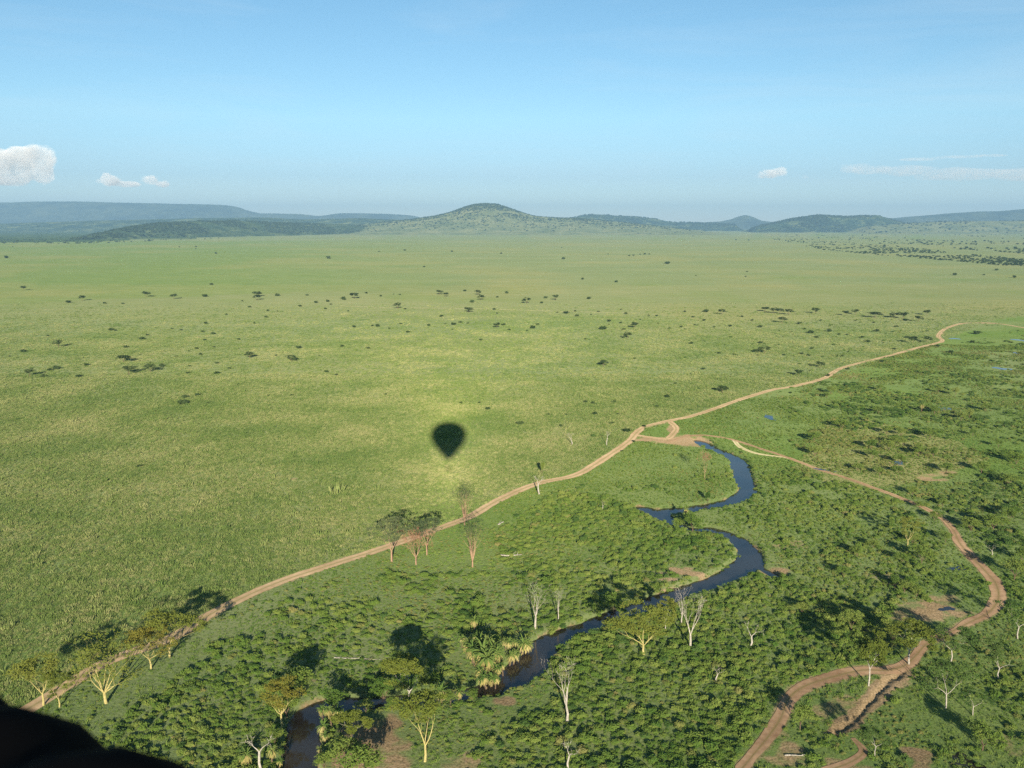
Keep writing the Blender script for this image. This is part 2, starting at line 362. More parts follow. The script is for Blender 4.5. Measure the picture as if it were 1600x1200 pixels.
# polar sheet
ang = np.concatenate([np.arange(-180, -42, 3.0), np.arange(-42, 42, .13), np.arange(42, 180, 3.0)])
rr = np.concatenate([[2, 30, 70, 110, 140], 155 * 1.0036 ** np.arange(0, 420), 155 * 1.0036 ** 420 * 1.02 ** np.arange(1, 120)])
rr = np.concatenate([rr, [rr[-1] * 1.15, rr[-1] * 1.4, rr[-1] * 1.8, 60000, 90000]])
A, R = np.meshgrid(np.radians(ang), rr); nx = len(ang); ny = len(rr)
X = (np.sin(A) * R).ravel(); Y = (np.cos(A) * R).ravel()
def river_dist(x, y):
    return np.minimum(np.minimum(dist_line(x, y, RIV)[0], dist_line(x, y, RIV2)[0]), dist_line(x, y, RIV3)[0])
DR = river_dist(X, Y); Z = ground_z(X, Y, DR)
V = np.stack([X, Y, Z], 1)
i = np.arange(ny - 1)[:, None] * nx; j = np.arange(nx)[None]; j2 = (j + 1) % nx
Fq = np.stack([i + j, i + nx + j, i + nx + j2, i + j2], -1).reshape(-1, 4)[:, ::-1]
gm = fast_mesh('ground', V, Fq, True); gm.materials.append(M['ground'])
PX, PY, DEP = project(X, Y)
front = Y > 50
# zones
road_edge = [(-400, 1330), (0, 1135), (33, 1115), (150, 1044), (265, 999), (390, 930), (520, 882), (680, 828), (780, 780), (850, 752), (940, 718), (996, 675), (1077, 652),
             (1200, 611), (1285, 592), (1400, 553), (1472, 533), (1550, 500), (1700, 480), (2600, 480), (2600, 2600), (-400, 2600)]
lushm = inpoly(PX, PY, road_edge) & front
soft = fbm(X, Y, 90, 21, 2)
zl = np.where(lushm, np.clip(.62 + (soft - .5) * 1.3, 0, 1), np.clip((soft - .52) * 1.2, 0, .5))
zl = np.where(front & ~lushm & (PY > 700), np.clip(zl + (PY - 700) / 450 * np.clip((900 - PX) / 700, 0, 1) + (fbm(X, Y, 40, 44, 2) - .5) * .4, 0, .9), zl)  # lusher grass towards lower left, also painting in the falloff from the bright spot
zl = np.where(front & ~lushm & (PY < 472 - PX * .03 + (fbm(X, Y, 300, 31, 2) - .5) * 12) & (PY > 376), np.clip(.55 * (760 - PX) / 400, 0, .55) + zl * .3, zl)
zd = np.clip((fbm(X, Y, 260, 33, 3) - .52) * 2.2, 0, .5) * np.where(lushm, .3, .9)
yel = inpoly(PX, PY, [(1270, 700), (1290, 665), (1350, 655), (1420, 670), (1500, 690), (1540, 720), (1480, 740), (1400, 760), (1300, 760), (1240, 730)]) & front
zd = np.where(yel, .9, zd)
zd = np.where((PY > 445) & (PY < 500) & front & ~lushm, np.clip(zd + .25, 0, 1), zd)
zd = np.where(~front, .1, zd)
zs = np.zeros(len(X))
for px, py, a, b, s in soil_spots:
    gx, gy = G(px, py); d2 = ((X - gx) / a) ** 2 + ((Y - gy) / b) ** 2
    zs = np.maximum(zs, s * np.clip(1.15 - d2 * .85 + (fbm(X, Y, 4, 61, 3) - .5) * 1.6, 0, .95))
bank = np.clip(1 - (DR - .2) / 1.6, 0, 1) * np.where(fbm(X, Y, 14, 5, 2) > .4, .8, .35)
zs = np.maximum(zs, bank)
for L, wd in ((ROAD, 1.2), (ROAD2, 1.6), (LOOP, 1.5), (GULLY, 1.5)):
    d, _ = dist_line(X, Y, L); zs = np.maximum(zs, .62 * np.clip(1 - d / wd, 0, 1))
zs = np.maximum(zs, np.clip(1.15 - (dist_line(X, Y, GULLY)[0] + (fbm(X, Y, 4, 62, 2) - .5) * 3) / .9, 0, 1))
wood = np.where(front & inpoly(PX, PY, [(-900, 378), (0, 379), (130, 378), (300, 372), (450, 364), (600, 361), (700, 356), (700, 345), (-900, 345)]), 1.0, 0.0)
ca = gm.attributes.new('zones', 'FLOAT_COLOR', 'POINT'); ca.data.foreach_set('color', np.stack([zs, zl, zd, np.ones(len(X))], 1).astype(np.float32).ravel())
wa = gm.attributes.new('wood', 'FLOAT', 'POINT'); wa.data.foreach_set('value', wood.astype(np.float32))
tag(link('ground', gm), kind='structure')

def strip(name, L, mat, z=.05, label=None, jag=.7, seed=0, nac=6):
    P = L[:, :2]; T = np.gradient(P, axis=0); T /= np.linalg.norm(T, axis=1)[:, None] + 1e-9; N = np.stack([-T[:, 1], T[:, 0]], 1)
    ll = np.cumsum(np.r_[0, np.linalg.norm(np.diff(P, axis=0), axis=1)])
    wl = L[:, 2] + (fbm(ll, ll * 0, 9, seed, 3) - .5) * 2 * jag; wr = L[:, 2] + (fbm(ll, ll * 0 + 50, 9, seed + 5, 3) - .5) * 2 * jag
    V = []; ac = []
    for k in range(nac + 1):
        s = k / nac * 2 - 1; w = np.where(s < 0, wl, wr)
        q = P + N * (s * w)[:, None]; V.append(q); ac.append(np.full(len(P), 1 - abs(s)))
    V = np.stack(V, 1); n = len(P); Q = V.reshape(-1, 2)
    zz = ground_z(Q[:, 0], Q[:, 1]) + z
    V3 = np.column_stack([Q, zz]); i = np.arange(n - 1)[:, None] * (nac + 1); j = np.arange(nac)[None]
    f = np.stack([i + j, i + j + 1, i + nac + 2 + j, i + nac + 1 + j], -1).reshape(-1, 4)
    m = fast_mesh(name, V3, f, True); m.materials.append(mat)
    a = m.attributes.new('across', 'FLOAT', 'POINT'); a.data.foreach_set('value', np.stack(ac, 1).ravel().astype(np.float32))
    return tag(link(name, m), kind='structure')
strip('dirt_road', ROAD, M['road'], .07, seed=1)
strip('dirt_track', ROAD2, M['track'], .075, seed=2)
strip('side_track', SIDE, M['pale_track'], .06, jag=.4, seed=3)
strip('loop_track', LOOP, M['road'], .06, seed=4)
strip('footpath', TRAIL, M['track'], .06, jag=.3, seed=6)
strip('far_track', FARTRACK, M['pale_track'], .1, jag=.3, seed=8)

def water_strip(L, zw, name):
    P = L[:, :2]; T = np.gradient(P, axis=0); T /= np.linalg.norm(T, axis=1)[:, None] + 1e-9; N = np.stack([-T[:, 1], T[:, 0]], 1)
    return P, N
# river water: cells of a fine grid lying inside the channel, one level sheet
step = 1.0
bx = np.arange(RIV[:, 0].min() - 8, RIV[:, 0].max() + 8, step); by = np.arange(RIV[:, 1].min() - 8, RIV[:, 1].max() + 8, step)
GX, GY = np.meshgrid(bx, by); D = river_dist(GX.ravel() + step / 2, GY.ravel() + step / 2).reshape(GX.shape)
cells = np.argwhere(D[:-1, :-1] < 1.9); w = len(bx)
q = cells[:, 0] * w + cells[:, 1]; fc = np.stack([q, q + 1, q + w + 1, q + w], 1)
u, inv = np.unique(fc, return_inverse=True)
wm = fast_mesh('river', np.stack([GX.ravel()[u], GY.ravel()[u], np.full(len(u), -1.15)], 1), inv.reshape(-1, 4), True); wm.materials.append(M['water'])
tag(link('river', wm), kind='structure')
def pool(px, py, a, b, rot=0, seed=0, name='pond'):
    gx, gy = G(px, py); V = [(gx, gy)]; n = 40
    for k in range(n):
        t = 2 * math.pi * k / n; r = 1 + .35 * math.sin(2 * t + seed) + .2 * math.sin(3 * t + seed * 2.3) + .1 * math.sin(7 * t + seed)
        ca, sa = math.cos(rot), math.sin(rot); u_, v_ = a * r * math.cos(t), b * r * math.sin(t)
        V.append((gx + u_ * ca - v_ * sa, gy + u_ * sa + v_ * ca))
    V = np.array(V); z = ground_z(V[:, 0], V[:, 1]).max() + .05
    f = [(0, 1 + k, 1 + (k + 1) % n) for k in range(n)]
    m = fast_mesh(name, np.column_stack([V, np.full(len(V), z)]), f); m.materials.append(M['water'])
    return tag(link(name, m), kind='structure')
for k, p in enumerate([(1202, 653, 2.6, 7, .2), (1474, 638, 4, 6, 0), (1492, 529, 4, 6, 0), (1597, 532, 6, 9, 0), (1566, 576, 6, 6, .3), (1592, 552, 7, 5, 0),
                       (1406, 723, 3.5, 3, 0), (1480, 952, 2.2, 1.6, 0), (1496, 888, 3, 2, .3), (1288, 734, 5, 1.2, -.5), (1512, 1192, 3, 3, 0)]):
    pool(*p, seed=k)

# ---------------------------------------------------------------- hills
def hill(name, D, depth, prof, mat, rough=.12, seed=0, nx=260, ny=40, pre=.5, far=None):
    P = np.array(prof, float); px = np.linspace(P[0, 0], P[-1, 0], nx); py = np.interp(px, P[:, 0], P[:, 1])
    k = 2; py = np.convolve(np.pad(py, k, 'edge'), np.ones(2 * k + 1) / (2 * k + 1), 'valid')
    top = H + np.array([ray(a, b).z / ray(a, b).y for a, b in zip(px, py)]) * (D if far is None else np.interp(px, [P[0, 0], P[-1, 0]], far))
    xs = np.array([ray(a, b).x / ray(a, b).y for a, b in zip(px, py)])
    t = np.linspace(-1, 1, ny); V = []
    DX = np.full(nx, float(D)) if far is None else np.interp(px, [P[0, 0], P[-1, 0]], far)
    base = np.minimum(top.min(), 0) - 5
    for tt in t:
        y = DX + tt * depth * (pre if tt < 0 else 1); s = (.5 + .5 * math.cos(math.pi * tt)) ** .9
        x = xs * DX * (1 + (y / DX - 1) * .6)
        nz = (fbm(x, y, depth * .35, seed, 4) - .5) * rough * 2 * (1 - s * .75)
        e = np.clip(np.minimum(np.arange(nx), nx - 1 - np.arange(nx)) / 12, 0, 1)
        z = top * (e * e * (3 - 2 * e)) * (s + nz * (1 if abs(tt) < 1 else 0))
        V.append(np.stack([x, y, np.where(abs(tt) == 1, -5, z)], 1))
    V = np.stack(V); i = np.arange(ny - 1)[:, None] * nx; j = np.arange(nx - 1)[None]
    f = np.stack([i + j, i + j + 1, i + nx + 1 + j, i + nx + j], -1).reshape(-1, 4)
    m = fast_mesh(name, V.reshape(-1, 3), f, True); m.materials.append(mat)
    tag(link(name, m), kind='structure'); return V
hill('far_ridge', 24000, 5000, [(-500, 322), (-200, 318), (0, 316), (120, 315.5), (300, 319), (350, 321), (368, 323), (385, 329), (405, 333.5), (470, 334), (500, 337.5), (530, 333), (600, 334), (640, 336.5), (655, 339), (690, 352)], M['ridge'], .2, 1, 400)
hill('foothill', 15000, 3000, [(-400, 352), (0, 349), (120, 346), (220, 343), (300, 340), (420, 340), (470, 343), (560, 341), (640, 344), (700, 354)], M['hill_wood'], .3, 2)
VL = hill('wooded_hill', 8200, 1500, [(100, 379), (150, 367), (190, 357), (240, 350), (300, 346.5), (370, 345.5), (440, 348), (480, 350), (540, 351), (590, 356), (630, 364), (660, 372)], M['hill_mixed'], .35, 3, pre=.8, far=(7200, 12600))
VK = hill('kopje_hill', 12500, 2600, [(430, 361), (540, 354), (600, 347), (640, 343), (680, 337), (705, 331), (722, 325), (738, 320), (755, 318), (775, 319), (790, 323.5), (812, 331), (835, 338), (870, 340.5), (900, 341), (950, 345), (1010, 351), (1070, 358), (1120, 362)], M['hill_grass'], .2, 4, 320, pre=.95)
V4 = hill('long_hill', 17000, 2500, [(860, 352), (890, 341), (915, 336), (930, 335), (960, 337), (1000, 339), (1025, 342), (1050, 347.5), (1085, 348), (1120, 349), (1160, 352)], M['hill_wood'], .3, 5)
V5 = hill('cone_hill', 21000, 2500, [(1040, 352), (1090, 348), (1125, 346), (1142, 343), (1155, 338), (1165, 336), (1175, 338.5), (1190, 345), (1215, 348), (1300, 352)], M['ridge'], .2, 6)
V6 = hill('flat_topped_hill', 14000, 2000, [(1170, 357), (1200, 350), (1222, 344.5), (1245, 340), (1278, 336), (1300, 338), (1325, 339), (1350, 337), (1373, 337), (1388, 342.5), (1408, 347), (1425, 355)], M['hill_wood'], .25, 7)
V7 = hill('right_ridge', 19000, 4000, [(1340, 351), (1385, 342), (1420, 339), (1470, 335), (1520, 331), (1560, 330), (1600, 327), (1700, 323), (1900, 326)], M['ridge'], .25, 8)
V8 = hill('right_grassy_rise', 12500, 2500, [(1330, 356), (1400, 350), (1480, 346), (1600, 345), (1750, 343), (1950, 346)], M['hill_grass'], .25, 9)

# ---------------------------------------------------------------- plant prototypes
def rnd_unit(r):
    while True:
        v = Vector((r.uniform(-1, 1), r.uniform(-1, 1), r.uniform(-1, 1)))
        if .05 < v.length < 1: return v.normalized()
def shrub_mesh(name, mat, seed, w=1.0, h=.8, leaves=110, ls=.15, lobes=6):
    r = random.Random(seed); mb = MB()
    L = [(Vector((0, 0, h * .45)), .62 * w)]
    for k in range(lobes):
        a = r.uniform(0, 6.28); d = r.uniform(.25, .6) * w
        L.append((Vector((math.cos(a) * d, math.sin(a) * d, h * r.uniform(.25, .6))), w * r.uniform(.3, .5)))
    for c, R in L:                                   # ragged solid cores
        nu, nv = 8, 4; base = len(mb.v)
        for b in range(nv + 1):
            th = math.pi * b / nv
            for a in range(nu):
                ph = 2 * math.pi * (a + .5 * (b % 2)) / nu; q = R * r.uniform(.5, .9)
                mb.v.append((c.x + q * math.sin(th) * math.cos(ph), c.y + q * math.sin(th) * math.sin(ph), max(-.1, c.z + q * .85 * math.cos(th))))
        for b in range(nv):
            for a in range(nu):
                mb.f.append((base + b * nu + a, base + (b + 1) * nu + a, base + (b + 1) * nu + (a + 1) % nu, base + b * nu + (a + 1) % nu))
    for k in range(leaves):
        c, R = r.choice(L); n = rnd_unit(r)
        if n.z < -.2: n.z = -n.z
        p = c + Vector((n.x, n.y, n.z * .9)) * R * r.uniform(.7, 1.32)
        if p.z < 0: p.z = .05
        mb.quad(p, (n + rnd_unit(r) * .7), rnd_unit(r), ls * r.uniform(.6, 1.4), ls * r.uniform(.5, 1.0))
    return mb.mesh(name, mat)
SHR = [shrub_mesh('shrub', M['shrub'], s, 1, r, 170) for s, r in ((1, .8), (2, .95), (3, .65), (4, 1.1), (5, .75), (6, .5), (7, 1.3))]
DSH = [shrub_mesh('dark_shrub', M['dark_shrub'], s, 1, r, 180) for s, r in ((11, 1.0), (12, 1.25), (13, .9))]
YSH = [shrub_mesh('dry_shrub', M['dry_shrub'], s, 1, r, 90, .15) for s, r in ((21, .6), (22, .8))]
BUSH = [shrub_mesh('bush', M['far_bush'], s, 1, r, 60, .2, 4) for s, r in ((31, .9), (32, 1.1), (33, .75), (34, .85))]
def tuft_mesh(name, mat, seed):
    r = random.Random(seed); mb = MB()
    for k in range(34):
        a = r.uniform(0, 6.28); d = r.uniform(0, .65); l = r.uniform(.35, .8); w = r.uniform(.03, .065)
        c = Vector((math.cos(a) * d, math.sin(a) * d, 0)); o = Vector((math.cos(a + r.uniform(-.7, .7)), math.sin(a + r.uniform(-.7, .7)), 0)) * r.uniform(.05, .25)
        s = Vector((-o.y, o.x, 0)).normalized() * w; i = len(mb.v)
        mb.v += [tuple(c - s), tuple(c + s), tuple(c + s * .6 + o * .6 + Vector((0, 0, l * .7))), tuple(c + o * 1.3 + Vector((0, 0, l)))]
        mb.f.append((i, i + 1, i + 2, i + 3))
    return mb.mesh(name, mat)
TUFT = [tuft_mesh('grass_tuft', M['tuft'], 51 + k) for k in range(4)]
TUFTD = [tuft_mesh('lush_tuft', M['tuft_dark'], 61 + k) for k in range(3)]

def skeleton(r, mb, Ht, trunk_h, r0, nl, spread, depth, up=.35, wob=.12, lean=0, br=1.0):
    tips = []
    base = Vector((0, 0, -.3)); top = Vector((lean * trunk_h + r.uniform(-.05, .05) * trunk_h, r.uniform(-.08, .08) * trunk_h, trunk_h))
    mid = base.lerp(top, .5) + Vector((r.uniform(-1, 1), r.uniform(-1, 1), 0)) * wob * trunk_h * .4
    r0 *= .8
    mb.tube([base, base.lerp(mid, .25), mid, top], [r0 * 1.3, r0 * 1.05, r0 * .9, r0 * .8], 7)
    def grow(p, d, L, rr, dep):
        pts = [p]; rs = [rr]; q = p.copy(); dd = d.copy()
        for s in range(3):
            dd = (dd + rnd_unit(r) * wob + Vector((0, 0, up * .15))).normalized(); q = q + dd * L / 3; pts.append(q.copy()); rs.append(rr * (1 - .17 * (s + 1)))
        mb.tube(pts, rs, 5 if rr > .05 else 3, False)
        if dep <= 0: tips.append((q, dd)); return
        if dep <= 1 : tips.append((pts[2], dd))
        n = r.choice((2, 2, 3)); a0 = r.uniform(0, 6.28); side = dd.orthogonal().normalized(); s2 = dd.cross(side)
        for k in range(n):
            a = a0 + 6.28 * k / n; off = side * math.cos(a) + s2 * math.sin(a)
            nd_ = (dd + off * r.uniform(.4, .75) * br).normalized(); nd_.z = max(nd_.z, up * .3)
            grow(q, nd_.normalized(), L * r.uniform(.6, .82), rs[-1] * .72, dep - 1)
    a0 = r.uniform(0, 6.28)
    for k in range(nl):
        a = a0 + 6.28 * k / nl + r.uniform(-.3, .3); s = spread * r.uniform(.6, 1.2)
        d = Vector((math.cos(a) * s, math.sin(a) * s, 1)).normalized()
        grow(top, d, (Ht - trunk_h) * r.uniform(.4, .5), r0 * .5, depth)
    return tips
def pads(r, mb, tips, R, flat, per, ls, drop=0):
    for p, d in tips:
        if r.random() < drop: continue
        rr_ = R * r.uniform(.6, 1.3)
        for k in range(per):
            u_ = rnd_unit(r); q = p + Vector((u_.x * rr_, u_.y * rr_, u_.z * rr_ * flat)) * r.random() ** .45
            n = Vector((0, 0, 1)) + rnd_unit(r) * 1.0
            mb.quad(q, n, rnd_unit(r), ls * r.uniform(.6, 1.5), ls * r.uniform(.45, .9))
PROTO = {}
def tree_proto(kind, seed):
    r = random.Random(seed); t = MB(); c = MB()
    if kind == 'fever':      # about 14 m tall, open umbrella crown
        tips = skeleton(r, t, 14, r.uniform(2.8, 4), .42, r.choice((4, 5)), .95, 3, .45, .2); bm, lm = 'fever_bark', 'acacia'
        pads(r, c, tips, 1.7, .35, 60, .26)
    elif kind == 'fan':
        tips = skeleton(r, t, 14, 2.8, .42, 9, .85, 3, .45, .12); bm, lm = 'fever_bark', 'acacia'
        tips = [q for q in tips if q[0].z > 8]
        pads(r, c, tips, 1.4, .3, 13, .24)
    elif kind == 'yellow_fever':
        tips = skeleton(r, t, 14, r.uniform(3, 4), .42, 5, 1.05, 3, .45, .2); bm, lm = 'fever_bark', 'yellow_acacia'
        pads(r, c, tips, 1.6, .32, 34, .26)
    elif kind == 'layered':
        tips = skeleton(r, t, 14, 5, .4, 4, .8, 3, .4, .22); bm, lm = 'white_bark', 'acacia'
        pads(r, c, tips, 1.7, .34, 85, .28, .1)
    elif kind == 'umbrella':  # dark flat crown
        tips = skeleton(r, t, 12, 3.6, .35, 5, .9, 3, .5, .12); bm, lm = 'red_bark', 'grey_acacia'
        tips = [(p, d) for p, d in tips if p.z > 6.5]
        pads(r, c, tips, 1.4, .22, 15, .24)
    elif kind == 'russet':
        tips = skeleton(r, t, 11, 2.4, .32, 5, .8, 3, .5, .12); bm, lm = 'red_bark', 'red_twig'
        for p, d in tips:
            for k in range(5):
                e = p + (d + rnd_unit(r) * .9).normalized() * r.uniform(.8, 1.7); c.tube([p, p.lerp(e, .5) + rnd_unit(r) * .12, e], [.04, .03, .012], 3, False)
            pads(r, c, [(p, d)], 1.1, .5, 3, .10)
    elif kind == 'vase':
        tips = skeleton(r, t, 15, 2.0, .42, 8, .30, 3, .8, .08); bm, lm = 'red_bark', 'grey_acacia'
        tips = [(p, d) for p, d in tips if p.z > 9]
        pads(r, c, tips, 1.0, .5, 8, .17)
    elif kind == 'dead':      # tall bleached
        tips = skeleton(r, t, 14, r.uniform(3.5, 5), .40, 4, .24, 3, 1.0, .24, 0, .62); bm, lm = 'white_bark', 'white_bark'
        for p, d in tips:
            e = p + (d + rnd_unit(r) * .7).normalized() * r.uniform(.4, 1.2); c.tube([p, e], [.035, .012], 3, False)
    elif kind == 'snag':      # stumpy, few limbs
        tips = skeleton(r, t, 8, r.uniform(3, 4.2), .38, 2, .5, 2, .6, .4, r.uniform(-.15, .15)); bm, lm = 'white_bark', 'white_bark'
        for p, d in tips:
            for k in range(2):
                e = p + (d + rnd_unit(r) * .9).normalized() * r.uniform(.5, 1.3); c.tube([p, e], [.04, .012], 3, False)
    elif kind == 'sparse':    # pale limbs with a wide feathery crown
        tips = skeleton(r, t, 13, 4.4, .28, 3, 1.25, 3, .3, .25); bm, lm = 'white_bark', 'dark_shrub'
        pads(r, c, tips, 1.6, .3, 42, .25)
    elif kind == 'bushtree':
        tips = skeleton(r, t, 9, 1.6, .3, 5, .8, 2, .5, .2); bm, lm = 'brown_bark', 'shrub'
        pads(r, c, tips, 1.6, .7, 50, .3)
    elif kind == 'acacia':    # mid distance flat topped
        tips = skeleton(r, t, 9, 2.6, .3, 4, 1.1, 2, .4, .15); bm, lm = 'brown_bark', 'far_bush'
        tips = [(p, d) for p, d in tips if p.z > 4.2]
        pads(r, c, tips, 1.9, .26, 26, .45)
    return t.mesh(kind + '_trunk', M[bm], True), c.mesh(kind + '_crown', M[lm])
M['red_bark'] = barkmat('russet_bark', (.27, .165, .10), (.44, .295, .19))
for kd, n in (('fan', 2), ('fever', 4), ('yellow_fever', 3), ('layered', 2), ('umbrella', 2), ('russet', 2), ('vase', 2), ('dead', 4), ('snag', 4), ('sparse', 3), ('bushtree', 3), ('acacia', 4)):
    PROTO[kd] = [tree_proto(kd, 100 + 13 * k + sum(map(ord, kd))) for k in range(n)]
NAMES = dict(fan='fever_tree', fever='fever_tree', yellow_fever='fever_tree', layered='fever_tree', umbrella='umbrella_tree', russet='bare_tree', vase='bare_tree', dead='dead_tree', snag='dead_tree',
             sparse='acacia_tree', bushtree='bushy_tree', acacia='acacia_tree')
HTS = dict(fan=14, fever=14, yellow_fever=14, layered=14, umbrella=12, russet=11, vase=15, dead=14, snag=8, sparse=13, bushtree=9, acacia=9)
def tree(kind, px, py, hm, label, rot=None, var=None, cat='tree', group=None, sxy=1.0):
    k = len(bpy.data.objects); v = PROTO[kind][(k if var is None else var) % len(PROTO[kind])]
    x, y = G(px, py); z = gz(x, y)
    o = empty(NAMES[kind], (x, y, z)); s = hm / HTS[kind]; o.scale = (s * sxy, s * sxy, s); o.rotation_euler.z = rng.uniform(0, 6.28) if rot is None else rot
    tag(o, label, cat, group)
    link('trunk', v[0], None, o); link('crown', v[1], None, o); return o
def palm_parts(seed, ht):
    r = random.Random(seed); t = MB(); c = MB(); d = MB()
    top = Vector((r.uniform(-.8, .8), r.uniform(-.8, .8), ht))
    t.tube([(0, 0, -.3), top * .5 + Vector((.15, 0, 0)), top], [.28, .22, .2], 7)
    def frond(mb, a, e0, L, droop, w):
        p = top.copy(); dirv = Vector((math.cos(a) * math.cos(e0), math.sin(a) * math.cos(e0), math.sin(e0))); n = 6
        side = Vector((-math.sin(a), math.cos(a), 0)); pr = None
        for s in range(n + 1):
            ww = w * math.sin(math.pi * (s + .6) / (n + 1.3)); i = len(mb.v)
            mb.v += [tuple(p - side * ww - Vector((0, 0, ww * .5))), tuple(p), tuple(p + side * ww - Vector((0, 0, ww * .5)))]
            if pr is not None and r.random() > .08:
                mb.f += [(pr, pr + 1, i + 1, i), (pr + 1, pr + 2, i + 2, i + 1)]
            pr = i; p = p + dirv * L / n; dirv = (dirv + Vector((0, 0, -droop))).normalized()
    for k in range(34): frond(c, r.uniform(0, 6.28), r.uniform(.2, 1.4), r.uniform(1.9, 2.9), r.uniform(.2, .35), .17)
    for k in range(46): frond(d, r.uniform(0, 6.28), r.uniform(-.9, .4), r.uniform(1.7, 3.0), .42, .12)
    return t.mesh('palm_trunk', M['brown_bark']), c.mesh('palm_crown', M['palm_green']), d.mesh('palm_skirt', M['palm_dead'])
PALMS = [palm_parts(70 + k, h) for k, h in enumerate((3.2, 4.6, 5.6, 2.6))]
def palm(px, py, hm, label, var, group=None, off=0):
    x, y = G(px, py); v = PALMS[var % 4]; o = empty('palm_tree', (x, y, max(gz(x, y), -1.2))); s = hm / (3.2, 4.6, 5.6, 2.6)[var % 4] * .72
    o.scale = (s * .95, s * .95, s); o.rotation_euler.z = rng.uniform(0, 6.28); tag(o, label, 'palm', group)
    link('trunk', v[0], None, o); link('crown', v[1], None, o); link('dead_fronds', v[2], None, o)

# ---------------------------------------------------------------- named trees of the foreground
T = tree
T('fever', 68, 1103, 11.5, 'yellow-barked fever tree leaning over the road just above the dark basket rim, leftmost tree')
T('fever', 93, 1106, 8.5, 'small forked fever tree between the leftmost tree and the big spreading one', sxy=.9)
T('fan', 166, 1100, 14, 'big fever tree with many bare yellow limbs fanning out over the dirt road', var=1, sxy=1.2)
T('yellow_fever', 236, 1046, 11, 'flat-topped yellowish fever tree in front of the road, nearer of the overlapping pair', sxy=1.0)
T('fever', 265, 1028, 11.5, 'fever tree with wide crown shading the dirt road, farther of the overlapping pair', sxy=1.1)
T('yellow_fever', 440, 1132, 9.5, 'round orange-yellow acacia on the outer bank of the river bend', var=1, sxy=1.05)
T('bushtree', 465, 1092, 7.5, 'dark bushy tree at the corner where the river turns towards the camera')
T('snag', 408, 1203, 8, 'white forked dead tree among pale palms at the bottom edge left of the river', cat='tree')
T('layered', 640, 1104, 12.5, 'tree with white trunk and layered green crown on the near river bank', var=0)
T('fever', 664, 1190, 15, 'tall slender fever tree with two pale trunks beside the bare mud bank', var=2, sxy=.8)
T('bushtree', 600, 1085, 6, 'rounded dark tree on the far bank behind the white-trunked layered tree')
T('fever', 1006, 1023, 12.5, 'broad fever tree standing in the thicket just right of the river', var=3, sxy=1.05)
T('layered', 1040, 985, 9, 'pale forked tree between the broad fever tree and the tall bleached ones', sxy=.7, var=1)
T('dead', 1078, 1015, 14, 'tallest bleached dead tree with a straight white trunk in the thicket', var=0)
T('dead', 1065, 976, 11, 'white dead tree just behind the tallest bleached one', var=1, sxy=.8)
T('snag', 1172, 1011, 7, 'short white forked snag alone in the thicket right of the tallest bleached tree', var=1)
T('snag', 1119, 1068, 5, 'small bare stub with yellowish leaves in a clearing of the thicket', var=2)
T('dead', 886, 1127, 13.5, 'leaning white dead tree with long thin limbs in front of the palm grove', var=2)
T('snag', 888, 1203, 6, 'bare dark-branched stump cut off by the bottom edge of the view', var=3)
T('dead', 836, 982, 12, 'dead tree with several pale trunks on the far side of the river', var=3, sxy=1.1)
T('dead', 872, 969, 8.5, 'thin white dead tree right beside the multi-trunked one by the river', var=1, sxy=.8)
T('umbrella', 612, 878, 14, 'umbrella tree with dark grey-green top, left of the three beside the road')
T('russet', 650, 882, 11.5, 'low russet leafless tree in the middle of the three beside the road')
T('umbrella', 667, 868, 12.5, 'russet-limbed tree with small dark top, right of the three beside the road', sxy=.85)
T('vase', 738, 886, 15, 'tall vase-shaped reddish tree standing alone below the road', sxy=.85)
T('vase', 726, 820, 14, 'thin bare vase-shaped tree with white trunk at the road edge', var=1, sxy=.8)
T('snag', 843, 772, 9, 'white dead tree leaning beside the narrow bend of the dirt road', var=0)
T('bushtree', 847, 742, 6, 'small dark tree on a thin stem above the road, nearest the balloon shadow', sxy=.45)
T('snag', 893, 696, 7, 'white stubby dead tree on the grass, left of the pair above the road', var=2)
T('snag', 948, 696, 8, 'slim white dead tree on the grass, right of the pair above the road', var=3, sxy=.7)
T('snag', 941, 797, 4, 'tiny white stump at the edge of the thicket west of the river loop', var=1)
T('russet', 1101, 747, 12, 'slender tree with white stem and russet top inside the upper river loop', sxy=.4)
T('bushtree', 1106, 783, 5, 'narrow dark tree on the grassy bank of the upper river loop', sxy=.5)
T('fever', 1418, 852, 9, 'yellow-topped tree with pale stem inside the bend of the eastern track', var=0, sxy=.9)
T('snag', 1550, 868, 4, 'small white dead shrub stem right of the eastern track', var=1)
T('sparse', 1590, 998, 11, 'white Y-shaped tree at the right edge of the view', var=0)
T('sparse', 1486, 1033, 10, 'pale forked acacia on green grass below the bend of the track', var=1)
T('sparse', 1478, 1107, 11, 'curved white-trunked acacia on the open grass, nearest of the pair', var=2)
T('sparse', 1520, 1118, 7, 'small white forked tree right of the curved white-trunked acacia', var=0)
T('layered', 1357, 1071, 13, 'feathery pale-green tree between the two red tracks', var=0, sxy=.7)
T('layered', 1420, 1037, 11, 'loose-crowned tree throwing its shade over the track junction', var=1)
T('sparse', 1367, 1182, 7, 'little tree with thin grey stem near the curving footpath', var=1, sxy=.8)
T('bushtree', 1535, 1172, 6, 'olive rounded tree near the bottom right corner', sxy=1.1)
T('bushtree', 1250, 1140, 5.5, 'dark leafy tree inside the bend of the red track', sxy=1)
T('bushtree', 1585, 905, 7, 'dark spreading tree casting shade at the right edge beyond the track bend')
T('bushtree', 1330, 985, 6, 'dark bushy tree half hidden in shade above the red track')
T('bushtree', 1395, 1005, 6, 'dark bushy tree left of the track, near the bare orange patch')
T('bushtree', 960, 952, 7, 'dark round tree overhanging the river at its narrowest point')
T('bushtree', 1082, 830, 6.5, 'leafy tree hiding the river between its two loops', sxy=1.2)
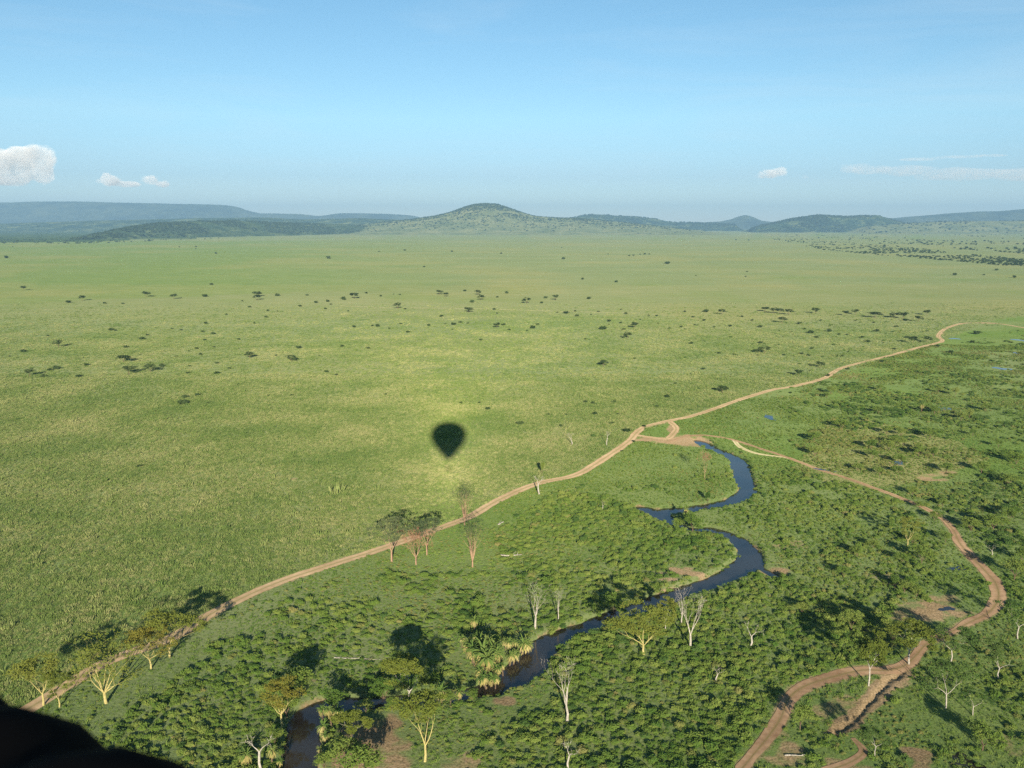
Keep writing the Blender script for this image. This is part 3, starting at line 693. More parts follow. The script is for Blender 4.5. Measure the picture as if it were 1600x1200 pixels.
T('bushtree', 1058, 822, 5.5, 'pale leafy tree at the tip of the river loop', sxy=1)
T('sparse', 1560, 1060, 9, 'low spreading acacia among shrubs below the white Y-shaped tree', var=2)
T('bushtree', 1440, 880, 6, 'dark tree standing west of the bend in the eastern track')
for k, (px, py, h) in enumerate([(740, 1010, 4), (752, 1012, 4.5), (728, 1022, 4), (762, 1020, 5), (774, 1026, 5), (738, 1036, 4.5), (750, 1036, 5), (768, 1036, 5), (760, 1070, 4.5), (774, 1070, 4), (745, 1050, 4.5), (732, 1018, 4), (742, 1040, 5.5), (750, 1062, 5), (757, 1030, 6), (764, 1052, 6), (772, 1040, 5.5), (778, 1058, 5), (735, 1028, 5), (748, 1020, 4.5), (768, 1066, 4), (722, 1012, 4), (786, 1050, 4.5), (756, 1046, 6.5)]):
    palm(px, py, h * 1.0, 'straw-coloured palm in the dense grove left of the river bend', k, 'palms of the big grove')
for k, (px, py, h) in enumerate([(796, 1022, 5), (806, 1018, 5.5), (816, 1016, 4.5), (802, 1032, 4), (790, 1016, 4), (810, 1028, 4), (822, 1014, 4), (796, 1034, 4)]):
    palm(px, py, h * .95, 'straw-coloured palm in the small clump on the river bank right of the grove', k + 1, 'palms of the small clump')
T('layered', 552, 1162, 8, 'tree with pale roots on the edge of the bare mud bank', var=1)
T('bushtree', 538, 1196, 6.5, 'dark leafy tree below the bare mud bank at the bottom edge', sxy=1.2)
T('bushtree', 568, 1222, 8, 'dark tree beyond the bottom edge shading the bare mud bank', sxy=1.1)
T('bushtree', 522, 1112, 5.5, 'bright leafy tree on the near bank between the pale palms and the layered tree', sxy=1.2)
_r = random.Random(5)
for k in range(44):
    for _ in range(40):
        px, py = _r.uniform(1240, 1598), _r.uniform(600, 930); a, b = G(px, py)
        if inpoly(np.array([px]), np.array([py]), [(1300, 600), (1598, 560), (1598, 930), (1570, 920), (1510, 850), (1470, 800), (1330, 740), (1240, 700)])[0] and min(dist_line(np.array([a]), np.array([b]), ROAD2)[0][0], 99) > 4: break
    T('bushtree', px, py, _r.uniform(3.4, 6), 'small rounded dark tree in the scrub beyond the eastern track', group='small trees beyond the eastern track', sxy=_r.uniform(.9, 1.5))
for k in range(16):
    px, py = _r.uniform(1250, 1480), _r.uniform(780, 1010)
    T('bushtree', px, py, _r.uniform(3, 4.6), 'small rounded dark tree in the scrub inside the eastern track bend', group='small trees inside the track bend', sxy=_r.uniform(.9, 1.5))
for k, (px, py, h) in enumerate([(572, 1114, 3.4), (612, 1110, 3.2), (704, 1100, 3.0), (738, 1094, 2.8), (448, 1118, 5), (430, 1165, 4), (506, 1200, 3.6)]):
    T('bushtree', px, py, h, 'leafy round-topped tree overhanging the lower river', group='trees overhanging the lower river', sxy=_r.uniform(1, 1.4))
palm(742, 988, 5, 'single green palm standing in shade above the big grove', 1)
palm(690, 1097, 4.5, 'short pale palm on the near bank right of the layered tree', 0)
palm(717, 1097, 4.5, 'bushy green palm on the near bank, farther right of the layered tree', 1)
palm(505, 1123, 5.5, 'pale palm leaning over the water at the river corner', 2)
palm(518, 1138, 6.5, 'tallest pale palm on the inner bank of the river corner', 2)
for k, (px, py, h) in enumerate([(502, 1150, 5), (508, 1165, 4.5), (500, 1178, 4), (528, 1122, 4), (390, 1198, 5), (425, 1192, 5.5), (436, 1203, 5)]):
    palm(px, py, h * .8, 'low straggly palm crowding the river bank at the bottom of the view', k, 'palms along the lower river')
palm(1070, 812, 6, 'yellowish palm at the tip between the river loops', 2)
palm(1440, 643, 7, 'palm clump beside the small blue pool on the right', 1)

def log(name, px, py, L, rot, label, r0=.3):
    r = random.Random(int(px)); mb = MB(); pts = [(L * (t - .5), r.uniform(-.3, .3), r0 * .8 + r.uniform(0, .15)) for t in (0, .25, .5, .75, 1)]
    mb.tube(pts, [r0, r0 * .9, r0 * .75, r0 * .55, r0 * .3], 7)
    x, y = G(px, py); o = empty(name, (x, y, gz(x, y))); o.rotation_euler.z = rot; tag(o, label, 'log')
    link('trunk', mb.mesh('log', M['white_bark'], True), None, o); 
    for k in range(3):
        b = MB(); s = Vector(pts[k + 1]); b.tube([s, s + Vector((r.uniform(.5, 2), r.uniform(-1.5, 1.5), r.uniform(.2, 1.2)))], [r0 * .4, r0 * .1], 4); link('branch', b.mesh('log_branch', M['white_bark']), None, o)
log('fallen_log', 799, 868, 8, .12, 'pale fallen log on the grass right of the tall vase-shaped tree', .26)
log('fallen_log', 560, 1030, 14, -.1, 'long thin fallen log among shrubs above the river', .11)
log('fallen_log', 1243, 1182, 5, .05, 'bleached fallen tree lying beside the red track', .16)
log('fallen_log', 783, 818, 4, .9, 'short white log in the shrubs below the road', .22)

# ---------------------------------------------------------------- scattered bushes and trees on the plain
def bush(px, py, w, label, group, mi):
    x, y = G(px, py); o = link('bush', BUSH[mi % 4]); o.location = (x, y, gz(x, y) - .1); s = w / 2
    o.scale = (s, s, s * .85); o.rotation_euler.z = rng.uniform(0, 6.28); tag(o, label, 'bush', group)
R3 = [(320,220),(490,223),(577,225),(960,192),(990,135),(1300,188),(1135,212),(1440,185),(1480,220),(1525,250),(1535,215),(1550,228),(1170,242),(1255,258),(1300,260),(1060,275),(1245,288),(965,318),(1193,317),(1405,237),(540,352),(520,349),(225,377),(110,450),(45,472),(690,372),(660,390),(850,348),(805,342),(950,357),(1000,367),(960,396),(1120,392),(590,430),(627,452),(1005,430),(920,437),(885,447),(940,462),(825,472),(405,515),(235,538),(268,531),(368,567),(705,503),(757,520),(890,518),(880,553),(1015,503),(1015,553),(1295,467),(1400,434),(1497,467),(1530,547),(1578,562),(855,697),(850,714),(977,692),(932,657),(868,666),(1262,657),(1367,656),(1115,605),(1075,527),(655,988),(200,568)]
R3b = [(110,158),(385,208),(685,190),(815,200),(1205,188),(1205,205),(275,427),(580,497),(140,562),(605,553),(705,543),(1170,478),(1365,490)]
R4 = [(20,205),(255,180),(285,183),(195,190),(125,175),(590,165),(740,195),(787,175),(625,218),(725,252),(740,270),(478,285),(970,198),(950,222),(1170,202),(1300,123),(1020,265),(1063,270),(1105,260),(1115,283),(1180,275),(1215,262),(1322,252),(1345,272),(1450,280),(1490,282),(155,330),(180,332),(235,343),(287,320),(322,358),(420,328),(495,320),(535,323),(568,313),(605,318),(768,325),(797,350),(880,352),(907,340),(928,323),(1235,345),(1265,322),(1265,308),(1318,315),(1335,347),(1410,300),(1495,318),(1550,342),(1155,392),(663,397),(12,425),(133,434),(1385,483),(220,653),(572,692),(657,688),(695,718),(1155,687),(1190,695),(1290,688),(980,745),(1065,745),(1200,745),(1310,745),(1392,755),(1490,710),(1540,662),(1575,600),(850,790),(915,790),(700,800),(1040,800),(1280,790),(1348,825),(398,52),(1055,15),(1540,38),(1140,110),(70,335),(40,260),(310,250),(530,345),(1430,800),(1380,870),(1325,915)]
R4b = [(70,198),(470,178),(500,188),(650,180),(665,205),(275,245),(608,262),(880,220),(1015,205),(740,335),(1385,337),(1352,385),(1240,515)]
R5 = [(240,325),(295,283),(585,340),(615,360),(640,378),(700,352),(745,365),(780,365),(720,412),(60,407),(185,452),(260,458),(370,462),(490,460),(605,462),(570,455),(380,405),(115,525),(690,555),(450,600),(520,635),(760,465),(780,525),(940,490),(1000,435),(1120,400),(1260,448),(1380,360),(1360,400),(850,380),(920,350),(1150,350),(1050,300),(30,340),(75,320),(820,300),(1010,330),(905,310),(660,300),(560,315),(120,300),(165,330),(340,300),(380,330),(1200,420),(30,260),(70,285),(130,260),(12,330),(880,400),(620,430),(1060,380)]
R5b = [(200,270),(400,255),(440,264),(470,266),(510,272),(480,308),(635,265),(775,275),(820,268),(910,285),(1000,283),(1040,288),(1110,302),(1150,272),(400,450),(555,555),(655,515),(205,632),(1150,398),(1085,405)]
R1 = [(40,372),(20,407),(560,372),(612,372),(612,378),(675,393),(1025,408),(1185,387),(1265,383),(1412,387),(1565,393),(1325,435),(660,490)]
R2 = [(300,395),(365,400),(380,399),(400,396),(415,395),(428,395),(485,425),(575,462),(325,482),(220,470),(735,450),(730,465),(160,410),(155,375),(565,338),(1475,460),(1570,468),(1385,460),(1515,445),(700,350),(740,352)]
def sz(py): return .8 + .35 * rng.random()
mi = 0
for lst, fx, lab, grp in ((R3, lambda a, b: (a / 3, 400 + b / 3), 'small dark bush with a slim shadow scattered on the open left plain', 'bushes on the left plain'),
                          (R4, lambda a, b: (530 + a / 3, 400 + b / 3), 'small dark bush dotted over the middle of the plain beyond the balloon shadow', 'bushes on the middle plain'),
                          (R5, lambda a, b: (1060 + a * .3375, 400 + b * .3375), 'small dark bush on the grass between the far tree belt and the dirt road', 'bushes north of the road'),
                          (R1, lambda a, b: (a / 2, 200 + b / 2), 'tiny lone tree speck far out on the left plain near the hills', 'far specks on the left plain'),
                          (R2, lambda a, b: (800 + a / 2, 200 + b / 2), 'tiny lone tree speck far out on the right plain near the hills', 'far specks on the right plain')):
    for a, b in lst:
        px, py = fx(a, b); d = math.hypot(*G(px, py)); w = (2.2 + d * .0032) * rng.uniform(.75, 1.3)
        bush(px, py, w * rng.lognormal(-.05, .28), lab, grp, mi); mi += 1
for lst, fx, lab, grp in ((R3b, lambda a, b: (a / 3, 400 + b / 3), 'flat-topped acacia standing taller than the bushes on the left plain', 'acacias on the left plain'),
                          (R4b, lambda a, b: (530 + a / 3, 400 + b / 3), 'flat-topped acacia in the loose belt across the middle plain', 'acacias on the middle plain'),
                          (R5b, lambda a, b: (1060 + a * .3375, 400 + b * .3375), 'flat-topped acacia with dark shadow between the plain and the road bend', 'acacias north of the road')):
    for a, b in lst:
        px, py = fx(a, b); d = math.hypot(*G(px, py)); T('acacia', px, py + 1, min(9, 3.8 + d * .003) * rng.uniform(.85, 1.15), lab, group=grp, sxy=rng.uniform(1.0, 1.5))

# ---------------------------------------------------------------- scattered masses (stuff) by geometry nodes
def scatter(name, meshes, pts, scl, label, cat, zs=None):
    n = len(pts)
    col = bpy.data.collections.new(name + '_sources')
    for k, m in enumerate(meshes):
        col.objects.link(bpy.data.objects.new('%s_source_%02d' % (name, k), m))
    me = bpy.data.meshes.new(name); me.vertices.add(n); me.vertices.foreach_set('co', np.asarray(pts, np.float32).ravel())
    me.attributes.new('size', 'FLOAT_VECTOR', 'POINT').data.foreach_set('vector', np.asarray(scl, np.float32).ravel())
    rot = np.zeros((n, 3), np.float32); rot[:, 2] = rng.uniform(0, 6.28, n)
    me.attributes.new('turn', 'FLOAT_VECTOR', 'POINT').data.foreach_set('vector', rot.ravel())
    me.attributes.new('which', 'INT', 'POINT').data.foreach_set('value', rng.integers(0, len(meshes), n).astype(np.int32))
    me.materials.append(meshes[0].materials[0])
    o = link(name, me)
    g = bpy.data.node_groups.new(name, 'GeometryNodeTree')
    g.interface.new_socket('Geometry', in_out='INPUT', socket_type='NodeSocketGeometry'); g.interface.new_socket('Geometry', in_out='OUTPUT', socket_type='NodeSocketGeometry')
    gi = g.nodes.new('NodeGroupInput'); go = g.nodes.new('NodeGroupOutput'); ip = g.nodes.new('GeometryNodeInstanceOnPoints'); ci = g.nodes.new('GeometryNodeCollectionInfo')
    ci.inputs['Collection'].default_value = col; ci.inputs['Separate Children'].default_value = True; ci.inputs['Reset Children'].default_value = True
    def attr(nm, tp, ty):
        a = g.nodes.new('GeometryNodeInputNamedAttribute'); a.data_type = ty; a.inputs[0].default_value = nm
        return [s for s in a.outputs if s.enabled][0]
    L = g.links
    L.new(gi.outputs[0], ip.inputs['Points']); L.new(ci.outputs[0], ip.inputs['Instance']); ip.inputs['Pick Instance'].default_value = True
    L.new(attr('which', 0, 'INT'), ip.inputs['Instance Index']); L.new(attr('turn', 0, 'FLOAT_VECTOR'), ip.inputs['Rotation']); L.new(attr('size', 0, 'FLOAT_VECTOR'), ip.inputs['Scale'])
    L.new(ip.outputs[0], go.inputs[0])
    o.modifiers.new('scatter', 'NODES').node_group = g
    return tag(o, label, cat, kind='stuff')

def cand(x0, x1, y0, y1, cell):
    gx, gy = np.meshgrid(np.arange(x0, x1, cell), np.arange(y0, y1, cell)); x = gx.ravel(); y = gy.ravel()
    x = x + rng.uniform(-.48, .48, len(x)) * cell; y = y + rng.uniform(-.48, .48, len(y)) * cell
    px, py, _ = project(x, y); m = (px > -60) & (px < 1660) & (py < 1290); return x[m], y[m], px[m], py[m]
def clear(x, y, rd=.6, wd=.8):
    m = river_dist(x, y) > wd
    for L in (ROAD, ROAD2, SIDE, LOOP, GULLY, TRAIL): m &= dist_line(x, y, L)[0] > rd
    for sp_ in soil_spots:
        if sp_[4] >= .7 and sp_[2] < 60:
            gx, gy = G(sp_[0], sp_[1]); m &= ((x - gx) / sp_[2]) ** 2 + ((y - gy) / sp_[3]) ** 2 > .9
    return m
# shrub zones: polygon in the photograph, cover 0..1, size m, kind (0 green, 1 dark, 2 dry)
ZONES = [
 ([(745,1205),(760,1150),(860,1100),(870,1020),(960,975),(1060,935),(1120,915),(1200,890),(1290,925),(1345,985),(1370,1030),(1290,1045),(1240,1065),(1215,1110),(1160,1185),(1120,1290),(740,1290)], .95, 1.45, 0),
 ([(700,1110),(850,1030),(900,1010),(900,1110),(780,1190),(700,1150)], .45, 1.0, 0),
 ([(400,960),(520,900),(640,900),(760,900),(930,860),(980,900),(1000,925),(930,965),(860,990),(820,1000),(700,1000),(600,1010),(480,1010)], .62, 1.5, 0),
 ([(300,1010),(480,990),(700,1000),(720,1060),(640,1085),(500,1090),(470,1080),(400,1100),(280,1060)], .66, 1.35, 0),
 ([(220,1090),(300,1040),(420,1060),(470,1100),(460,1290),(260,1290),(190,1150)], .85, 1.45, 0),
 ([(40,1135),(130,1110),(220,1130),(260,1290),(0,1290)], .4, 1.2, 0),
 ([(330,960),(460,910),(560,900),(500,960),(380,990)], .35, 1.2, 0),
 ([(760,840),(850,770),(920,750),(1000,790),(1060,830),(1130,850),(1150,875),(1080,900),(1000,920),(960,900),(800,900)], .78, 1.4, 0),
 ([(900,745),(1000,700),(1080,705),(1140,725),(1150,770),(1080,785),(1000,785),(940,770)], .22, 1.2, 0),
 ([(1040,760),(1140,735),(1148,765),(1060,785)], .5, 1.4, 0),
 ([(1180,740),(1230,730),(1330,760),(1440,810),(1485,850),(1500,900),(1420,900),(1330,920),(1220,890),(1190,850),(1110,810),(1060,805),(1150,790),(1180,770)], .72, 1.25, 0),
 ([(1190,725),(1290,700),(1440,735),(1560,760),(1600,790),(1440,785),(1300,740)], .45, 1.3, 2),
 ([(1260,700),(1290,660),(1420,668),(1560,710),(1480,745),(1300,735)], .5, 1.3, 2),
 ([(1430,780),(1520,740),(1660,730),(1660,900),(1560,880),(1500,840)], .55, 1.8, 1),
 ([(1290,640),(1330,610),(1440,620),(1500,650),(1480,690),(1380,680),(1300,665)], .6, 2.0, 1),
 ([(1180,670),(1220,640),(1300,600),(1400,575),(1600,590),(1660,660),(1600,720),(1300,660)], .32, 1.9, 1),
 ([(1300,600),(1480,545),(1660,530),(1660,600),(1400,620)], .28, 2.0, 0),
 ([(1290,920),(1400,900),(1470,905),(1440,960),(1470,1000),(1420,1030),(1350,1020),(1320,970)], .6, 1.5, 0),
 ([(1345,1080),(1420,1080),(1440,1110),(1400,1120),(1350,1110)], .55, 1.2, 0),
 ([(1530,1040),(1570,1035),(1660,1060),(1660,1130),(1590,1110),(1540,1070)], .75, 1.4, 0),
 ([(1560,1110),(1660,1110),(1660,1160),(1570,1150)], .55, 1.2, 0),
 ([(1440,1150),(1500,1150),(1540,1190),(1500,1230),(1430,1200)], .55, 1.1, 0),
 ([(1240,1105),(1290,1100),(1310,1150),(1280,1210),(1230,1200),(1225,1150)], .45, 1.4, 0),
 ([(1370,1150),(1660,1150),(1660,1290),(1330,1290)], .28, 1.2, 0),
 ([(1440,1010),(1540,985),(1660,970),(1660,1060),(1540,1030),(1470,1050)], .25, 1.2, 0),
 ([(1480,820),(1660,850),(1660,990),(1560,975),(1570,920)], .45, 1.5, 0),
 ([(500,1100),(560,1100),(590,1140),(560,1150),(520,1200),(495,1290),(490,1140)], .8, 1.4, 0),
 ([(640,1150),(760,1140),(780,1210),(640,1290)], .18, 1.0, 0),
 ([(1110,600),(1300,560),(1440,520),(1480,530),(1300,600),(1150,640)], .06, 1.6, 0),
 ([(870,720),(960,640),(1200,560),(1400,500),(1470,520),(1280,585),(1050,648),(960,690)], .035, 1.5, 1),
 ([(1060,480),(1470,480),(1470,530),(1290,570),(1150,600),(1060,560)], .05, 2.0, 1),
]
SX, SY, SPX, SPY = cand(-260, 620, 150, 1150, 1.55)
N = len(SX); cover = np.zeros(N); size = np.ones(N); kind = np.zeros(N, int)
for poly, c, s, k in ZONES:
    jx = (vnoise(SX, SY, 40, 71) - .5) * 70 + (vnoise(SX, SY, 9, 73) - .5) * 26; jy = (vnoise(SX, SY, 40, 72) - .5) * 30 + (vnoise(SX, SY, 9, 74) - .5) * 12
    m = inpoly(SPX + jx, SPY + jy, poly) & (c > cover); cover[m] = c; size[m] = s; kind[m] = k
inl = inpoly(SPX, SPY, road_edge); cover = np.where(inl, np.maximum(cover, np.where(SPX > 1180, .10, .03)), cover)
rd_ = river_dist(SX, SY); nearriv = (rd_ > 0) & (rd_ < 5) & inl
cover = np.where(nearriv, np.maximum(cover, .45), cover)
clump = fbm(SX, SY, 16, 91, 3)
thr = np.clip((clump - .5) * 2.2 + .5, 0, 1)
keep = (rng.random(N) < cover * .88) & (thr < cover * 1.15 + .08) & clear(SX, SY, .5, -.2)
# thin out by size so big shrubs do not pile up
keep &= rng.random(N) < np.clip((1.75 / (size * 1.15)) ** 1.6, 0, 1)
SX, SY, SPX, SPY, size, kind = [a[keep] for a in (SX, SY, SPX, SPY, size, kind)]
N = len(SX); size = size * .82 * rng.lognormal(0, .42, N) * (.75 + .6 * fbm(SX, SY, 35, 29, 2)); size = np.minimum(size, 2.3) * (.8 + .5 * vnoise(SX, SY, 12, 5)); SZ = ground_z(SX, SY) - .15
mixr = rng.random(N); kind = np.where((kind == 1) & (mixr > .5), 0, kind); kind = np.where((kind == 0) & (mixr < .10), 1, kind); kind = np.where((kind == 0) & (mixr > .95), 2, kind)
vis = (SPX > 5) & (SPX < 1595) & (SPY < 1192) & ~((SPX < 300) & (SPY > 1120)) & (kind != 2)
app = np.where(vis, size / np.hypot(np.hypot(SX, SY), H), 0)
big = np.zeros(N, bool); big[np.argsort(-app)[:290]] = True
LABS = {0: 'bright green leafy shrub packed among many alike in the riverside thicket', 1: 'darker green rounded shrub among the brighter ones of the riverside thicket'}
for k in np.nonzero(big)[0]:
    ms = SHR if kind[k] == 0 else DSH; o = link('shrub', ms[k % len(ms)]); o.location = (SX[k], SY[k], SZ[k])
    s = size[k] * .72; o.scale = (s, s, s * rng.uniform(.6, .95)); o.rotation_euler.z = rng.uniform(0, 6.28)
    tag(o, LABS[int(kind[k])], 'shrub', 'bright shrubs of the thicket' if kind[k] == 0 else 'dark shrubs of the thicket')
for kd, ms, nm, lb in ((0, SHR, 'green_thicket', 'dense mass of leafy green shrubs covering the riverside ground'), (1, DSH, 'dark_thicket', 'darker shrubs massed along the river and eastern track'),
                       (2, YSH, 'dry_thicket', 'yellowish dry scrub covering the rise beyond the eastern track')):
    m = ~big & (kind == kd); s = size[m] * .72
    scatter(nm, ms, np.stack([SX[m], SY[m], SZ[m]], 1), np.stack([s, s, s * rng.uniform(.6, .95, m.sum())], 1), lb, 'shrubs')
print('shrubs', N)
# grass tufts
def tufts(name, x0, x1, y0, y1, cell, ymin, ymax, ms, sc, keepf, label, hsc=.8):
    x, y, px, py = cand(x0, x1, y0, y1, cell); m = (py > ymin) & (py <= ymax) & keepf(x, y, px, py) & clear(x, y, .3, .5)
    x, y = x[m], y[m]; s = sc * rng.lognormal(0, .3, len(x)) * (.55 + .9 * fbm(x, y, 9, 88, 3)); z = ground_z(x, y) - .05
    scatter(name, ms, np.stack([x, y, z], 1), np.stack([s, s, s * hsc], 1), label, 'grass'); print(name, len(x))
FADE = lambda py: np.clip((py - 565) / 70, 0, 1)
smooth_strip = [(150, 1120), (170, 1060), (300, 985), (420, 950), (400, 1010), (330, 1050), (260, 1090), (200, 1130)]
lawn = [(1390, 1070), (1450, 1060), (1540, 1080), (1660, 1150), (1660, 1200), (1500, 1150), (1400, 1140)]
PATHS = [gline(p, .35, 3) for p in ([(-40, 690), (120, 668), (280, 672), (420, 655), (560, 640), (640, 618), (760, 600)], [(-20, 800), (90, 790), (230, 752), (350, 742), (470, 752), (600, 735), (690, 742), (800, 720), (880, 722)],
    [(180, 1000), (250, 930), (300, 850), (420, 800), (520, 790), (640, 800), (720, 790)], [(560, 560), (640, 590), (700, 640), (780, 680), (880, 700), (980, 690)], [(-20, 905), (60, 880), (180, 890), (260, 860)], [(300, 600), (380, 640), (430, 700), (440, 760), (470, 800)])]
def offpath(x, y):
    m = np.ones(len(x), bool)
    for L in PATHS: m &= dist_line(x, y, L)[0] > 0
    return m
tufts('distant_grass', -800, 900, 480, 1400, 2.3, 465, 680, TUFT, 1.8, lambda x, y, px, py: ~inpoly(px, py, road_edge) & (rng.random(len(x)) < .9 * np.clip((py - 465) / 80, 0, 1) ** 1.3 * (1 - FADE(py))), 'distant short grass covering the middle plain', .45)
tufts('grass', -420, 420, 150, 720, 1.05, 560, 1300, TUFT, .92, lambda x, y, px, py: ~inpoly(px, py, road_edge) & offpath(x, y) & (rng.random(len(x)) < np.clip(.35 + 1.5 * fbm(x, y, 30, 19, 3), 0, .97) * FADE(py)), 'tussocky grass covering the plain around the balloon shadow', 1.05)
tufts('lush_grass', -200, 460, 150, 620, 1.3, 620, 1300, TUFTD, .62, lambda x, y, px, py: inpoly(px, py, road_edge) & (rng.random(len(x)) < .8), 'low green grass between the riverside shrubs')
x, y, px, py = cand(-230, 700, 150, 900, 1.35); lowk = fbm(x, y, 22, 55, 3)
m = inpoly(px, py, road_edge) & clear(x, y, .5, .2) & (rng.random(len(x)) < np.clip((lowk - .36) * 3, .05, .75)) & ~inpoly(px, py, smooth_strip) & ~(inpoly(px, py, lawn) & (lowk < .55))
x, y, py = x[m], y[m], py[m]; s = .46 * rng.lognormal(0, .3, len(x)) * (1 + .5 * np.clip((720 - py) / 200, 0, 1)); z = ground_z(x, y) - .08; pick = vnoise(x, y, 30, 66) + rng.uniform(-.3, .3, len(x)) > .62
for q, ms, nm, lb in ((~pick, SHR, 'low_scrub', 'knee-high green scrub filling the ground between larger shrubs'), (pick, YSH, 'low_dry_scrub', 'knee-high yellowish scrub in patches along the river and tracks')):
    scatter(nm, ms, np.stack([x[q], y[q], z[q]], 1), np.stack([s[q], s[q], s[q] * .8], 1), lb, 'shrubs')
print('low scrub', len(x))

# far woodland and hill scrub
def far_scatter(name, poly, n, smin, smax, ms, label, thr=0.0, nsc=120, zfun=None):
    P = np.array(poly, float); px = rng.uniform(P[:, 0].min(), P[:, 0].max(), n * 4); py = rng.uniform(P[:, 1].min(), P[:, 1].max(), n * 4)
    m = inpoly(px, py, poly); px, py = px[m], py[m]
    d = np.array([G(a, b) for a, b in zip(px, py)]); k = fbm(d[:, 0], d[:, 1] * .5, nsc, 77, 3) > thr; d = d[k][:n]
    s = rng.uniform(smin, smax, len(d)); scatter(name, ms, np.column_stack([d, np.full(len(d), -.2)]), np.stack([s * 1.3, s * 1.3, s], 1), label, 'trees')
far_scatter('far_woodland', [(1195, 362), (1290, 376), (1400, 384), (1500, 396), (1660, 412), (1660, 424), (1500, 409), (1400, 401), (1290, 391), (1210, 376)], 1500, 2.6, 5.5, BUSH, 'belt of dark trees winding across the far right plain', .43, 130)
far_scatter('far_scrub', [(1050, 352), (1660, 352), (1660, 400), (1400, 384), (1200, 366), (1050, 362)], 420, 4, 9, BUSH, 'thin scatter of trees on the far right plain below the ridge', .5, 400)
far_scatter('plain_edge_trees', [(0, 372), (130, 376), (300, 370), (460, 362), (600, 359), (600, 362), (460, 366), (300, 375), (130, 381), (0, 381)], 320, 4, 8, BUSH, 'uneven line of trees along the far left edge of the plain', .45, 250)
def hill_scrub(name, Vh, n, s0, s1, label, fthr=.3, top=False):
    ny, nx_ = Vh.shape[:2]; i = rng.integers(1, int(ny * .62), n * 3); j = rng.integers(2, nx_ - 2, n * 3); a = rng.random(n * 3)[:, None]
    p = Vh[i, j] * (1 - a) + Vh[i, j + 1] * a; q = Vh[i + 1, j] * (1 - a) + Vh[i + 1, j + 1] * a; b = rng.random(n * 3)[:, None]; p = p * (1 - b) + q * b
    hf = p[:, 2] / Vh[..., 2].max(); k = (p[:, 2] > 5) & (rng.random(n * 3) < np.clip(hf * 1.1 + fthr, 0, 1) ** (1.7 if top else 1)) & (((fbm(p[:, 0], p[:, 1], 350, 13, 2) > .42) | (top & ((hf > .72) | (fbm(p[:, 0], p[:, 1], 160, 14, 3) > .5))))); p = p[k][:n]
    s = rng.uniform(s0, s1, len(p)); p[:, 2] -= 1; scatter(name, BUSH, p, np.stack([s * 1.2, s * 1.2, s], 1), label, 'trees')
hill_scrub('kopje_scrub', VK, 9000, 6, 13, 'dark scrub thickening towards the top of the central cone-shaped hill', .0, True)
hill_scrub('hillside_wood', VL, 2600, 8, 15, 'dense wood covering the low hill beyond the left of the plain', .6)
hill_scrub('distant_hill_wood', V6, 1500, 10, 18, 'wood covering the low flat-topped hill right of the small cone', .6)
hill_scrub('rise_scrub', V8, 500, 9, 17, 'scattered trees on the grassy rise below the right-hand ridge', .3)
hill_scrub('long_hill_wood', V4, 1200, 10, 20, 'wood covering the long hill right of the central cone', .6)

# ---------------------------------------------------------------- clouds
def cloud_mat(name, dens, g_=-.15):
    m, n, out = newmat(name); g = nd(n, 'ShaderNodeNewGeometry')
    f = ramp(n, noise(n, g.outputs['Position'], .0022, 5, .6), [(.38, (.12,) * 3), (.62, (1,) * 3)])
    v = nd(n, 'ShaderNodeVolumePrincipled'); v.inputs['Color'].default_value = (.99, .985, .98, 1); v.inputs['Anisotropy'].default_value = g_
    n.links.new(mth(n, 'MULTIPLY', f, dens), v.inputs['Density']); n.links.new(v.outputs[0], out.inputs['Volume']); return m
M['cloud'] = cloud_mat('cumulus_vapour', .0022, -.32); M['thin_cloud'] = cloud_mat('thin_cloud_vapour', .0005); M['small_cloud'] = cloud_mat('small_cloud_vapour', .0022, -.25)
def ico(mb, c, rx, ry, rz, r):
    nu, nv = 14, 8; b0 = len(mb.v); ph0 = r.uniform(0, 6)
    for b in range(nv + 1):
        th = math.pi * b / nv
        for a in range(nu):
            ph = 2 * math.pi * a / nu + ph0; q = r.uniform(.9, 1.08)
            mb.v.append((c[0] + q * rx * math.sin(th) * math.cos(ph), c[1] + q * ry * math.sin(th) * math.sin(ph), c[2] + q * rz * math.cos(th)))
    for b in range(nv):
        for a in range(nu): mb.f.append((b0 + b * nu + a, b0 + (b + 1) * nu + a, b0 + (b + 1) * nu + (a + 1) % nu, b0 + b * nu + (a + 1) % nu))
def cloud(blobs, D, label, seed, n=60, mat='cloud'):
    n = int(n * 2.2)
    r = random.Random(seed); mb = MB()
    for k in range(n):
        px, py, w, h = r.choice(blobs); a = r.uniform(0, 6.28); q = r.random() ** .6
        px += math.cos(a) * q * w * .8; py += math.sin(a) * q * h * .8; dd = ray(px, py); t = (D + r.uniform(-400, 400)) / dd.y
        s = (1.0 - q * .65) * r.uniform(.3, .8); mb_r = w * s * D / F; ico(mb, (dd.x * t, dd.y * t, H + dd.z * t), mb_r, mb_r, max(h * s * D / F, 20), r)
    c = Vector(np.array(mb.v).mean(0)); mb.v = [tuple(Vector(v) - c) for v in mb.v]
    o = link('cloud', mb.mesh('cloud', M[mat], True)); o.location = c
    rm = o.modifiers.new('merge', 'REMESH'); rm.mode = 'VOXEL'; rm.voxel_size = 45 if mat == 'thin_cloud' else 60; tag(o, label, 'cloud')
cloud([(20, 262, 42, 30), (60, 248, 30, 26), (-20, 255, 50, 28), (30, 240, 30, 14), (10, 280, 45, 12), (70, 268, 20, 22), (-60, 250, 40, 25)], 26000, 'tall white cumulus cloud at the left edge above the ridge', 1, 170)
cloud([(170, 282, 22, 10), (165, 275, 10, 7), (200, 288, 24, 6)], 27000, 'small faint cloud just right of the tall white cumulus', 2, 50, 'small_cloud')
